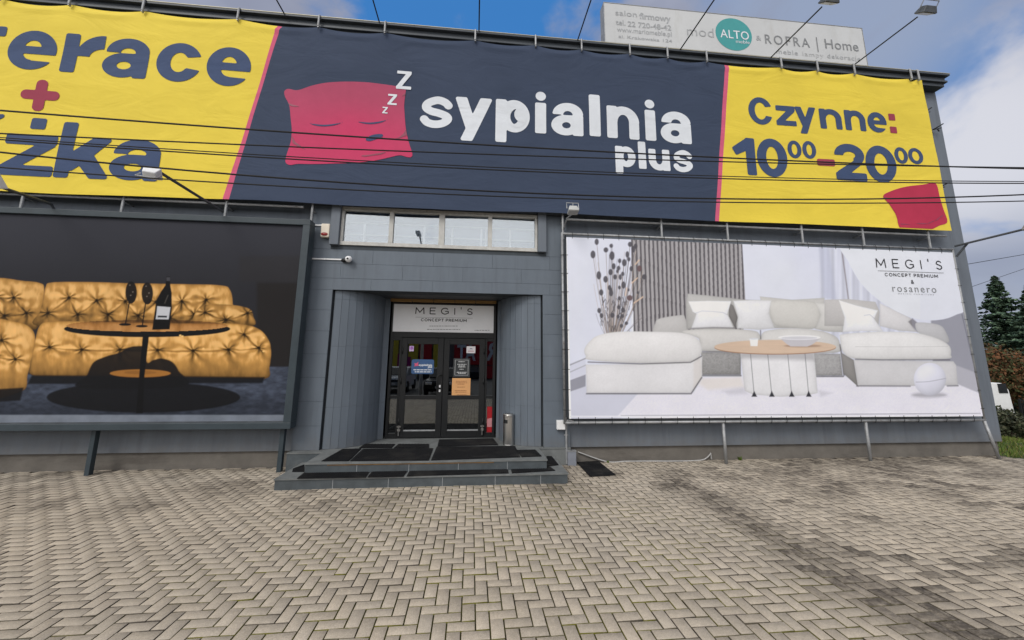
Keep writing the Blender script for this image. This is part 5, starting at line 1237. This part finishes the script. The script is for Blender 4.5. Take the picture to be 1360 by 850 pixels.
notice('notice', 'orange paper sheet taped below the charcoal poster on the right door', 599.8, 502.3, 625, 528, M['n_orange'], lambda t, a_, b_: lines(t, a_, b_, ((.84, .2, .8), (.76, .2, .82), (.69, .3, .68), (.54, .28, .7), (.36, .16, .8), (.28, .2, .78), (.15, .3, .8)), M['n_brown'], seed=9, hz=.0055))

M['n_red'] = mat('red_film', (.34, .012, .018), .4); M['n_pale'] = mat('pale_pink_film', (.50, .22, .24), .4)
def d_red(t, a_, b_):
    w, h = b_.x-a_.x, b_.z-a_.z; mb = MB(); mb.prism([(a_.x+.06*w, a_.z+.24*h), (a_.x+.94*w, a_.z+.24*h), (a_.x+.94*w, a_.z+.58*h), (a_.x+.06*w, a_.z+.54*h)], NY-.0075, NY-.0045); mb.build('pale_block', M['n_pale'], t)
_ny = NY; NY = DY+.018
notice('notice', 'red film with a pale block stuck on the lower right sidelight', 646.3, 540, 654.6, 575.5, M['n_red'], d_red)
NY = _ny

# ================================================================== small fixtures on the facade
AS = thing('alarm_siren', 'cream alarm siren box with red lamp beside the upper window', 'alarm box', (-2.83, WY-.05, 4.1))
a_, b_ = at(425, 314.5, WY-.10), at(439, 297, WY-.10)
mb = MB(); mb.box(a_.x, b_.x-.01, WY-.10, WY-.009, a_.z, b_.z); mb.build('case', M['cream'], AS, .018, seg=3)
mb = MB(); c = ((a_.x+b_.x)/2, a_.z+.055); V, F = sdf_fill(lambda x, y: d_ell(x, y, c[0]-.01, c[1], .062, .032), c[0]-.08, c[0]+.06, c[1]-.04, c[1]+.04, 20)
mb.add([(u, WY-.106-.012*max(0, 1-((u-c[0]+.01)/.062)**2-((v-c[1])/.032)**2), v) for u, v in V], [tuple(f) for f in F]); mb.build('lamp', mat('red_lens', (.22, .02, .02), .25), AS)
z = at(420, 299, WY-.02).z; mb = MB(); mb.box(-3.05, a_.x+.01, WY-.03, WY-.009, z-.012, z+.012); mb.build('cable_duct', M['white'], AS)
SC = thing('security_camera', 'small white dome camera at the end of a white cable duct', 'camera', (-2.36, WY-.1, 3.66))
q = at(463, 344, WY-.09); mb = MB()
mb.lathe([(.0, -.062), (.035, -.052), (.055, -.028), (.062, 0), (.055, .03), (.03, .05), (0, .055)], (q.x, q.y, q.z), 16); mb.build('dome', M['white'], SC, smooth=True)
mb = MB(); mb.tube([(q.x-.02, WY-.04, q.z), (q.x-.11, WY-.035, q.z-.015), (q.x-.13, WY-.02, q.z-.01)], [.045, .035, .03], 10); mb.tube([(q.x, q.y-.058, q.z-.004), (q.x, q.y-.068, q.z-.006)], .017, 10); mb.build('mount', M['blackm'], SC, smooth=True)
z = at(430, 344, WY-.02).z; mb = MB(); mb.box(-3.03, q.x-.10, WY-.03, WY-.009, z-.012, z+.012); mb.build('cable_duct', M['white'], SC)
JB = thing('junction_box', 'white junction box beside the upright conduit at the right pier', 'junction box', (1.6, WY, .6))
a_, b_ = at(740, 571, WY-.1), at(751, 558.5, WY-.1); mb = MB(); mb.box(a_.x, b_.x, WY-.10, WY-.009, a_.z, b_.z); mb.build('case', M['white'], JB, .008); mb = MB(); mb.box(a_.x+.008, b_.x-.008, WY-.106, WY-.1005, a_.z+.008, b_.z-.008); mb.build('lid', M['white'], JB, .003)
mb = MB(); mb.tube([(b_.x-.02, WY-.03, a_.z+.1), (b_.x+.06, WY-.05, b_.z+.0), (b_.x+.16, WY-.02, b_.z-.02), (b_.x+.2, WY+.03, b_.z-.08)], .011, 8); mb.build('hose', M['white'], JB, smooth=True)
xq = at(750.5, 460, WY-.05).x
mb = MB(); mb.tube([(xq, WY-.045, .02), (xq, WY-.045, 4.62)], .020, 10)
for z in (.5, 1.4, 2.3, 3.2, 4.0): mb.box(xq-.035, xq+.035, WY-.03, WY-.008, z, z+.025)
o = mb.build('conduit_pipe', M['galv'], None, smooth=False); tag(o, 'upright grey conduit pipe running up the right entrance pier', 'pipe')
mb = MB(); 
for i in range(2):
    pts = [(xq+.035+i*.02+.012*math.sin(z*2.1+i*2), WY-.05, z) for z in np.linspace(.9, 4.3, 26)]; mb.tube(pts, .006, 5)
o = mb.build('loose_cable', M['wire'], None); tag(o, 'thin black cables hanging loosely along the upright conduit pipe', 'cable')
a_, b_ = atz(753.5, 614, 0), at(764.5, 598, 7.1)
DB = thing('drain_box', 'grey rectangular downpipe stub at the foot of the right pier', 'drain', ((a_.x+b_.x)/2, 7.12, 0))
mb = MB(); mb.box(1.715, b_.x, 7.06, 7.17, -.01, .235); mb.build('pipe', mat('pale_grey_metal', (.20, .215, .25), .5, var=.1), DB, .006); mb = MB(); mb.box(1.708, b_.x+.006, 7.053, 7.17, .2355, .25); mb.build('collar', M['galv'], DB)
CB = thing('cigarette_bin', 'stainless steel standing ashtray bin to the right of the doors', 'bin', (.67, 7.38, .3))
bc = (.672, 7.38, .3); mb = MB(); mb.lathe([(.098, .0), (.102, .012), (.100, .02), (.100, .505), (.103, .51), (.103, .53)], bc, 32); mb.build('body', M['steel'], CB, smooth=False)
mb = MB(); mb.lathe([(.104, .531), (.106, .545), (.08, .562), (.04, .57), (.0, .572)], bc, 32); mb.build('lid', M['steel'], CB, smooth=True)
mb = MB()
def onbin(a0, a1, z0, z1, rr, n=8):
    A0 = [(bc[0]+rr*math.cos(a0+(a1-a0)*i/n), bc[1]+rr*math.sin(a0+(a1-a0)*i/n)) for i in range(n+1)]
    for p, q_ in zip(A0[:-1], A0[1:]): mb.add([(*p, bc[2]+z0), (*q_, bc[2]+z0), (*q_, bc[2]+z1), (*p, bc[2]+z1)], [(0, 1, 2, 3)])
onbin(R(205), R(255), .395, .46, .1035); mb.build('slot', M['blackm'], CB)
pts = [(785, 606.3), (800, 608), (830, 610.5), (860, 611.8), (900, 611.8), (930, 609.5), (943, 606)]
path = [Vector((1.95, 7.24, .19))]+[atz(a, b+.6, .012) for a, b in pts[1:6]]
path = [Vector((min(p.x, 9), min(p.y, 7.24), p.z)) for p in path]; path += [Vector((4.50, 7.23, .10)), Vector((4.53, 7.235, .13)), Vector((4.54, 7.24, .02))]
mb = MB(); mb.tube([Vector(p) for p in spline([tuple(p) for p in path], 6)], .012, 8); o = mb.build('grey_hose', mat('pale_hose', (.36, .36, .36), .5), None, smooth=True); tag(o, 'pale grey hose lying along the foot of the right wall', 'hose')
for k, (px, py) in enumerate(((1221, 153), (1238, 172), (1240, 252))):
    q = at(px, py, IY) if k != 1 else at(1236, 174, IY)
    HK = thing('wall_hook', ('rusty dark hook in the wall just under the roof corner', 'dark hook in the bare wall beside the large opening hours', 'dark hook in the wall beside the red cushion print')[k], 'hook', q, 'hooks in the wall right of the banner')
    mb = MB(); mb.tube([q, q+Vector((0, -.16, .01)), q+Vector((.05, -.22, .05))], .012, 6); mb.tube([q+Vector((0, -.05, 0)), q+Vector((.16, -.10, .03))], .01, 6); mb.tube([q+Vector((.08, -.08, .01)), q+Vector((.09, -.09, -.06))], .014, 6); mb.build('arm', M['blackm'], HK); mb = MB(); mb.box(q.x-.05, q.x+.05, q.y-.012, q.y, q.z-.03, q.z+.03); mb.build('plate', M['galv'], HK)

# ================================================================== floodlights
def flood_head(parent, c, d, w=.30, mat_=None, depth=.16, h=.22):
    """housing whose lamp face looks along d"""
    d = Vector(d).normalized(); x = d.cross(Vector((0, 0, 1))).normalized(); y = x.cross(d); c = Vector(c)
    mb = MB(); f = [(sx*w/2, sy*h/2, depth/2) for sy in (-1, 1) for sx in (-1, 1)]; b = [(sx*w*.36, sy*h*.30, -depth/2) for sy in (-1, 1) for sx in (-1, 1)]
    v = [c+x*p[0]+y*p[1]+d*p[2] for p in b+f]; mb.hexa(v); head = mb.build('housing', mat_ or M['galv'], parent, .012)
    mb = MB(); v = [c+x*sx*w*.44+y*sy*h*.42+d*(depth/2+k) for k in (.002, .008) for sy in (-1, 1) for sx in (-1, 1)]; mb.hexa(v); mb.build('lens', mat('lamp_lens', (.28, .28, .27), .12), head)
    mb = MB(); p1 = c+x*(w/2+.012)-d*.02; p2 = c-x*(w/2+.012)-d*.02; bk = -d*(depth/2+.07); mb.tube([p1, p1+bk, p2+bk, p2], .010, 6); mb.build('yoke', M['galv'], parent)
    return c-d*(depth/2+.07)
ROOF = [(at(376, 18, 6.9).x, 'rod lamp above the left pink stripe of the banner'), (-2.07, 'rod lamp above the sleeping cushion'), (-.06, 'upright looking rod lamp above the middle of the navy cloth'), (2.03, 'rod lamp just left of the white roof sign'), (4.32, 'rod lamp crossing the white roof sign by its teal disc'), (6.44, 'left one of the two visible lamp heads, above the roof sign'), (8.48, 'lamp at the right end of the white roof sign')]
lab = ['thin rod with floodlight above the left pink stripe of the banner', 'thin rod with floodlight above the pillow emblem on the navy cloth', 'thin rod with floodlight rising before the blue gap in the clouds', 'thin rod with floodlight just left of the white roof sign', 'thin rod with floodlight crossing the roof sign near its teal disc', 'roof floodlight whose head shows above the middle of the white sign', 'roof floodlight at the right end of the white sign, lowest head']
base0 = None
for i, (x, _) in enumerate(ROOF):
    e = Vector((x, 5.66, 8.545)); b = Vector((x, 6.95, 8.60))
    if i == 0:
        base0 = thing('roof_floodlight', lab[0], 'floodlight', (x, 6.95, 8.57), 'floodlights on rods along the roof edge')
        mb = MB(); mb.tube([b+Vector((0, .1, -.02)), e], .013, 8); mb.build('arm', M['blackm'], base0)
        flood_head(base0, e+Vector((.03, -.14, .02)), (0, .62, -.8), .30, M['pipe'], .12, .2)
    else:
        c = base0.copy(); COL.objects.link(c); c.location = (x, 6.95, 8.57); c['label'] = lab[i]
        for ch in list(base0.children):
            d = ch.copy(); COL.objects.link(d); d.parent = c; d.matrix_parent_inverse = ch.matrix_parent_inverse.copy()
            for g_ in list(ch.children):
                k = g_.copy(); COL.objects.link(k); k.parent = d; k.matrix_parent_inverse = g_.matrix_parent_inverse.copy()
def arm_light(label, b, e, head, hd, mt, w, extra=None):
    t = thing('floodlight', label, 'floodlight', b, 'floodlights on arms below the banner'); mb = MB(); mb.tube([b, e], .022, 8)
    if extra: mb.tube(extra, .02, 8)
    mb.build('arm', M['pipe'], t); flood_head(t, head, hd, w, mt, w*.7, w*.85)
A1 = Vector((-4.50, 6.96, 4.45)); E1 = Vector((-4.72, 5.35, 4.36)); q = at(208, 229, 5.45)
arm_light('white floodlight on a long arm in front of the yellow cloth', Vector((at(296, 281, 6.9).x, 6.9, at(296, 281, 6.9).z)), at(211, 228, 5.5), at(201, 231.5, 5.42), (-.25, .75, .6), M['white'], .20)
a1 = at(68, 271, 6.9); arm_light('dark floodlight arm at the left edge under the yellow cloth', a1, at(-12, 244, 5.6), at(-20, 241, 5.5), (0, .75, .6), M['white'], .28, [a1, a1+Vector((0, .1, -.12))])
a1 = at(1268, 327, 6.95); arm_light('long dark arm with floodlight sticking out at the right edge of the hall', a1, at(1362, 304, 6.0), at(1376, 300, 5.9), (-.3, .75, .5), M['galv'], .3, [at(1270, 341, 6.98), at(1286, 322, 6.78)])
t = thing('floodlight', 'pale square floodlight above the left corner of the white billboard', 'floodlight', at(751, 300, 6.9), 'floodlights on arms below the banner')
q = at(761, 278.5, 6.55); flood_head(t, q, (.0, -.25, -.97), .20, mat('pale_grey_housing', (.40, .41, .40), .5), .12, .16)
mb = MB(); mb.tube([at(748.5, 304, 7.0), at(753, 290, 6.75), at(760, 284, 6.6)], .014, 8); mb.tube([q+Vector((0, 0, .05)), q+Vector((0, .0, .13))], .008, 6); mb.build('arm', M['galv'], t)

# ================================================================== overhead cables
cab = ['topmost black overhead cable', 'second black overhead cable from the top', 'upper one of the close pair of overhead cables', 'lower one of the close pair of overhead cables', 'thick overhead cable crossing above the white floodlight', 'lowest black overhead cable']
WR = [((0, 147), (400, 176), (940, 209), (1360, 224)), ((0, 177.5), (400, 195), (940, 214.5), (1360, 222.5)), ((0, 183), (400, 208), (940, 234), (1360, 241)), ((0, 185.5), (400, 211.6), (940, 237), (1360, 243.5)), ((0, 201), (400, 241), (940, 262), (1360, 259)), ((0, 223.5), (400, 246.4), (940, 270), (1360, 266.5))]
for k, pts in enumerate(WR):
    yw = 4.6+.12*((k*37) % 5)
    q = [at(a, b, yw) for a, b in pts]; cf = np.polyfit([p.x for p in q], [p.z for p in q], 2)
    xs = np.linspace(-14, 24, 60); mb = MB(); mb.tube([(x, yw, float(np.polyval(cf, x))) for x in xs], (.0105, .009, .007, .0085, .011, .008)[k], 6)
    o = mb.build('overhead_cable', M['wire']); tag(o, cab[k]+' in front of the banner', 'cable', 'overhead cables crossing the facade')
for k, (p, q_, yy) in enumerate((((1290, 350), (1360, 338), 20), ((1290, 381), (1360, 357), 24))):
    a_, b_ = at(*p, yy), at(*q_, yy+2); d = b_-a_; mb = MB(); mb.tube([a_-d*1.0, b_+d*2], .018, 6); o = mb.build('overhead_cable', M['wire']); tag(o, ('thin cable against the clouds above the spruces', 'thin cable passing behind the tops of the spruces')[k], 'cable', 'thin cables in the sky at the right')

# ================================================================== greenery and things at the right
def leafcloud(name, pts, nrm, size, mats, parent, aspect=.45, col=None):
    """many small four-cornered leaves/needle tufts"""
    n = len(pts); a = RNG.normal(size=(n, 3)); u = a-(a*nrm).sum(1)[:, None]*nrm; u /= np.linalg.norm(u, axis=1)[:, None]+1e-9; w = np.cross(nrm, u)
    s = (size*RNG.uniform(.6, 1.4, n))[:, None]
    V = np.stack([pts-u*s, pts-w*s*aspect, pts+u*s, pts+w*s*aspect], 1).reshape(-1, 3); F = np.arange(4*n).reshape(-1, 4)
    return mesh_np(name, V, F, mats, parent, None, RNG.integers(0, len(mats), n))
M['bark'] = mat('bark', (.10, .075, .055), .9, var=.3, scale=8)
SPR = [mat('spruce_needles_a', (.080, .135, .085), .8, var=.3), mat('spruce_needles_b', (.12, .18, .11), .8, var=.3), mat('spruce_needles_c', (.050, .088, .060), .8, var=.3)]
RUST = [mat('rusty_foliage_a', (.13, .055, .022), .8, var=.3), mat('rusty_foliage_b', (.085, .050, .022), .8, var=.3), mat('olive_foliage', (.055, .060, .022), .8, var=.3)]
HED = [mat('hedge_leaf_a', (.050, .062, .030), .7, var=.3), mat('hedge_leaf_b', (.085, .085, .05), .7, var=.3), mat('hedge_leaf_c', (.026, .032, .016), .7, var=.3)]
def spruce(x, y, zb, h, rad, label, n=26000):
    t = thing('spruce_tree', label, 'tree', (x, y, zb), 'spruces behind the corner of the hall')
    mb = MB(); mb.tube([(x, y, zb), (x, y, zb+h*.5), (x, y, zb+h*.985)], [.22, .12, .02], 8); mb.build('trunk', M['bark'], t)
    lv = int(h*4.2); P = []; Nn = []
    for i in range(lv):
        f = (i+RNG.random()*.6)/lv; z = zb+h*(.08+.90*f); L = rad*(1-f)**.85*(RNG.uniform(.85, 1.15)); nb = max(4, int(11*(1-f)+4))
        for b in range(nb):
            th = 2*math.pi*(b+RNG.random()*.7)/nb; Lb = L*RNG.uniform(.6, 1.12); m_ = max(4, int(n/(lv*nb)*(.5+Lb/rad)))
            s = RNG.random(m_)**.7; sp = (RNG.random(m_)-.5)*Lb*.42*(1.05-s*.75)
            dz = -Lb*.28*s**1.2+Lb*.16*s**3+RNG.normal(0, .05, m_)-np.abs(sp)*.25
            P.append(np.c_[x+np.cos(th)*Lb*s-np.sin(th)*sp, y+np.sin(th)*Lb*s+np.cos(th)*sp, z+dz]); Nn.append(np.c_[np.cos(th)*.3+RNG.normal(0, .4, m_), np.sin(th)*.3+RNG.normal(0, .4, m_), np.ones(m_)])
    P = np.concatenate(P); Nn = np.concatenate(Nn); Nn /= np.linalg.norm(Nn, axis=1)[:, None]
    leafcloud('crown', P, Nn, .15, SPR, t, .5)
def gb(x, y): return float(gz(np.array(x), np.array(y)))
for (px, pyt, Y, rad, lb) in ((1319, 363, 30, 4.0, 'tall spruce with a pointed top right beside the hall corner'), (1364, 374, 27, 3.8, 'dark spruce at the right edge of the view'), (1340, 415, 36, 4.2, 'shorter spruce between and behind the two front spruces'), (1398, 350, 33, 3.4, 'big spruce just beyond the right edge of the view')):
    q = at(px, pyt, Y); zb = gb(q.x, Y); spruce(q.x, Y, zb, q.z-zb, rad, lb)
def bush(x0, x1, y0, y1, z0, z1, n, size, mats, name, label, cat, seed=1, group=None, lumps=14):
    t = thing(name, label, cat, ((x0+x1)/2, (y0+y1)/2, z0), group); rs = np.random.default_rng(seed)
    C = np.c_[rs.uniform(x0, x1, lumps), rs.uniform(y0, y1, lumps), z0+(z1-z0)*rs.uniform(.15, .85, lumps)]; rad = (z1-z0)*rs.uniform(.22, .36, lumps); k = rs.integers(0, lumps, n); d = rs.normal(size=(n, 3)); d /= np.linalg.norm(d, axis=1)[:, None]
    P = C[k]+d*rad[k][:, None]*(rs.random(n)**.35)[:, None]*[1.25, 1.0, 1.0]; P[:, 2] = np.maximum(P[:, 2], z0); nn = d+rs.normal(0, .6, (n, 3)); nn /= np.linalg.norm(nn, axis=1)[:, None]
    leafcloud('foliage', P, nn, size, mats, t, .6); mb = MB()
    for i in range(0, lumps, 3): mb.tube([(C[i][0], C[i][1], z0-.1), tuple(C[i])], [.05, .02], 6)
    mb.build('branches', M['bark'], t)
q = at(1334, 500, 24); bush(q.x-2.5, q.x+6, 23, 26, gb(q.x, 24), at(1334, 462, 24).z, 14000, .11, RUST, 'copper_shrub', 'rust brown shrub growing under the spruces', 'shrub', 3, lumps=26)
q = at(1350, 500, 30); bush(q.x-3, q.x+6, 29, 33, gb(q.x, 30), at(1350, 470, 30).z, 5000, .2, SPR, 'evergreen_shrub', 'dark evergreen undergrowth behind the white caravan', 'shrub', 9, lumps=22)
q = at(1352, 575, 11.6); bush(q.x-1.6, q.x+4.5, 11, 12.4, gb(q.x, 11.6)-.1, at(1350, 548, 11.6).z+.08, 18000, .05, HED, 'hedge', 'low tangled grey green hedge in front of the dark fence', 'hedge', 4, lumps=46)
# caravan
qa, qb = at(1326, 508, 17), at(1344, 538, 17); gz0 = gb(qa.x, 17)
CV = thing('caravan', 'white caravan with a dark window parked beyond the hedge', 'caravan', (qa.x, 17, gz0)); 
cx1 = at(1343, 520, 17).x; zt_, zb_ = qa.z, gz0+.45; ln = 4.2
mb = MB(); mb.prism([(cx1-ln, zb_), (cx1-.10, zb_), (cx1, zb_+.35), (cx1-.10, zt_-.35), (cx1-.42, zt_-.03), (cx1-.9, zt_), (cx1-ln+.3, zt_), (cx1-ln, zt_-.3)], 17, 19); mb.build('body', M['white'], CV, .05)
mb = MB(); z1_ = at(1337, 522, 17).z; mb.prism([(cx1-.72, z1_+.0), (cx1-.22, z1_), (cx1-.28, z1_+.46), (cx1-.72, z1_+.46)], 16.97, 16.998); mb.build('window', mat('dark_caravan_window', (.02, .022, .025), .15), CV)
mb = MB(); mb.prism([(cx1-2.2, zb_+.28), (cx1-.08, zb_+.22), (cx1-.06, zb_+.30), (cx1-2.2, zb_+.38)], 16.98, 16.998); mb.build('stripe', mat('blue_stripe', (.03, .08, .25), .4), CV)
for yy in (17.15, 18.7):
    mb = MB(); mb.tube([(cx1-2.4, yy, gz0+.30), (cx1-2.4, yy+.18, gz0+.30)], .30, 18); mb.build('wheel', M['rubber'], CV)
# fence
qf = at(1344, 532, 15); FN = thing('mesh_fence', 'dark low metal fence running behind the hedge', 'fence', (qf.x, 15, gb(qf.x, 15))); zt_ = qf.z; zb_ = gb(qf.x, 15)-.3
mb = MB()
for i in range(90): x = qf.x+.5+i*.07; mb.bar((x, 15, zb_), (x, 15, zt_), .018, .018)
mb.build('bars', M['blackm'], FN)
mb = MB()
for z in (zt_, zt_-.25, zb_+.35): mb.bar((qf.x+.45, 15.03, z), (qf.x+6, 15.03, z), .03, .03)
mb.build('rails', M['blackm'], FN)
for i in range(4):
    mb = MB(); mb.box(qf.x+.43+i*2.0, qf.x+.50+i*2.0, 15.02, 15.09, zb_, zt_+.06); mb.build('post', M['blackm'], FN)
# grass blades on the verge
n = 26000; gx = 10.93+RNG.random(n)**1.4*14; gy = 7.1+RNG.random(n)*7.5; hh = RNG.uniform(.03, .09, n)*(1+.8*(fbm(gx*1.3, gy*1.3, 3, 2)-.4)); th = RNG.uniform(0, 6.28, n); z = gz(gx, gy)-.02; lean = RNG.normal(0, .35, (n, 2))
V = np.stack([np.c_[gx-np.cos(th)*.009, gy-np.sin(th)*.009, z], np.c_[gx+np.cos(th)*.009, gy+np.sin(th)*.009, z], np.c_[gx+lean[:, 0]*hh, gy+lean[:, 1]*hh, z+hh]], 1).reshape(-1, 3)
o = mesh_np('grass', V, np.arange(3*n).reshape(-1, 3), [mat('grass_blade_a', (.080, .135, .018), .7, var=.25), mat('grass_blade_b', (.125, .165, .03), .7, var=.25), mat('dry_grass', (.21, .17, .07), .8)], None, None, RNG.choice([0, 0, 1, 1, 2], n)); o['kind'] = 'stuff'; o['label'] = 'short bright grass on the verge right of the hall'
# weeds at the wall foot
def weed(x, y, r, label, seed):
    rs = np.random.default_rng(seed); n = 60; th = rs.uniform(0, 6.28, n); L = rs.uniform(.3, 1, n)*r; t0 = np.c_[x+rs.normal(0, r*.15, n), y+rs.normal(0, r*.1, n)-.03, np.zeros(n)]; tip = t0+np.c_[np.cos(th)*L*.6, -np.abs(np.sin(th))*L*.5, L]
    w = np.c_[-np.sin(th), np.cos(th), 0*th]*.007; V = np.stack([t0, (t0+tip)/2+w, tip, (t0+tip)/2-w], 1).reshape(-1, 3)
    o = mesh_np('weed_tuft', V, np.arange(4*n).reshape(-1, 4), [mat('weed_leaf', (.09, .14, .02), .7)]); tag(o, label, 'weed', 'weeds at the foot of the wall')
weed(atz(983, 611.5, 0).x, 7.25, .09, 'small weed tuft at the foot of the wall under the white billboard', 1); weed(atz(800, 609, 0).x, 7.25, .04, 'tiny weed beside the hose near the rubber mat', 2); weed(1.83, 7.26, .04, 'tiny weed beside the downpipe stub', 4)

# ================================================================== what stands behind the viewer and shows in the glass
OB = thing('opposite_store', 'colourful red and yellow shop block across the yard, mirrored in the doors', 'building', (0, -26, 0))
mb = MB(); mb.box(-34, 34, -40, -26, 0, 4.6); mb.build('wall', mat('opposite_wall', (.16, .15, .15), .7), OB)
def mir(px, py): return at(px, py, 8.1+34.0)      # where a thing seen in the door glass stands, mirrored
YEL = mat('yellow_fascia', (.62, .50, .05), .5); RED = mat('red_fascia', (.45, .02, .03), .5); MAG = mat('magenta_fascia', (.34, .02, .17), .5)
for k, (nm, p0, p1, mt) in enumerate((('yellow_panel', (541, 456), (556, 500), YEL), ('magenta_panel', (536, 474), (546, 492), MAG), ('red_panel', (556.5, 456), (574, 492), RED), ('yellow_panel', (574.5, 456), (584, 496), YEL), ('yellow_panel', (517, 450), (530, 498), YEL), ('magenta_panel', (527, 470), (533, 500), MAG),
        ('red_panel', (603, 450), (663, 484), RED), ('red_panel', (640, 486), (663, 575), RED), ('shop_window', (560, 494), (640, 508), mat('dark_shop_glass', (.02, .022, .025), .1)))):
    a_, b_ = mir(p0[0], p1[1]), mir(p1[0], p0[1]); dz = .03*k; mb = MB(); mb.box(a_.x, b_.x, -25.98+dz*.1, -25.8+dz, max(a_.z, .05), b_.z); mb.build(nm, mt, OB)
a_, b_ = mir(607, 478), mir(632, 458); small_text('lettering', 'AT', b_.x, a_.x, a_.z, b_.z-a_.z, -25.4, M['white_print'], OB, 1, .03); a_, b_ = mir(645, 478), mir(660, 456); small_text('lettering', 'R', b_.x, a_.x, a_.z, b_.z-a_.z, -25.4, M['white_print'], OB, 1, .03)
lx_ = at(560, 480, 20.6).x
lp = thing('street_lamp', 'pale concrete lamp post in the yard, mirrored in the left door', 'lamp post', (lx_, -4.4, 0)); mb = MB(); mb.tube([(lx_, -4.4, 0), (lx_, -4.4, 7.5)], [.09, .06], 12); mb.build('post', mat('pale_post', (.42, .42, .41), .7), lp); mb = MB(); mb.tube([(lx_, -4.4, 7.4), (lx_, -3.6, 7.7), (lx_, -3.2, 7.7)], .04, 8); mb.box(lx_-.1, lx_+.1, -3.4, -2.8, 7.64, 7.74); mb.build('lamp_arm', M['galv'], lp)
def car(x, y, label, paint, grp):
    c = thing('parked_car', label, 'car', (x, y, 0), grp)
    prof = [(-2.1, .38), (-2.15, .62), (-2.0, .84), (-1.2, .95), (-.55, 1.42), (.9, 1.46), (1.75, 1.02), (2.1, .92), (2.15, .45), (2.0, .30), (-1.9, .28)]
    mb = MB(); lay = []
    for s, k in ((-.86, .97), (-.80, 1.0), (.80, 1.0), (.86, .97)): lay.append([(x+s*(1 if z < .95 else .84), y-a, (z-.3)*k+.3) for a, z in prof])
    n = len(prof); v = sum(lay, []); f = [tuple(range(n)), tuple(reversed(range(3*n, 4*n)))]
    for L in range(3):
        for i in range(n): f.append((L*n+i, L*n+n+i, L*n+n+(i+1) % n, L*n+(i+1) % n))
    mb.add(v, f); mb.build('body', paint, c, .05, seg=3)
    mb = MB(); mb.hexa([(x-.70, y+1.20, .99), (x+.70, y+1.20, .99), (x-.68, y+1.17, .99), (x+.68, y+1.17, .99), (x-.62, y+.63, 1.40), (x+.62, y+.63, 1.40), (x-.6, y+.58, 1.38), (x+.6, y+.58, 1.38)]); mb.build('windscreen', M['blackm'], c)
    for s in (-1, 1):
        mb = MB(); mb.box(x+s*.60-.17, x+s*.60+.17, y+2.08, y+2.17, .64, .78); mb.build('headlight', M['white'], c, .03)
        for yy in (-1.35, 1.35): mb = MB(); mb.tube([(x+s*.70, y+yy, .31), (x+s*.88, y+yy, .31)], .31, 20); mb.build('wheel', M['rubber'], c)
    mb = MB(); mb.box(x-.26, x+.26, y+2.13, y+2.165, .45, .56); mb.build('number_plate', M['white'], c); mb = MB(); mb.box(x-.45, x+.45, y+2.09, y+2.155, .62, .74); mb.build('grille', M['blackm'], c)
car(at(585, 510, 20.0).x, -6.0, 'black car parked in the yard, mirrored in the left door glass', mat('black_car_paint', (.008, .009, .011), .2), 'cars parked in the yard behind the viewer')
car(at(519, 500, 23).x, -9.0, 'pale silver car in the yard, mirrored in the left sidelight', mat('silver_car_paint', (.42, .45, .48), .25, .3), 'cars parked in the yard behind the viewer')
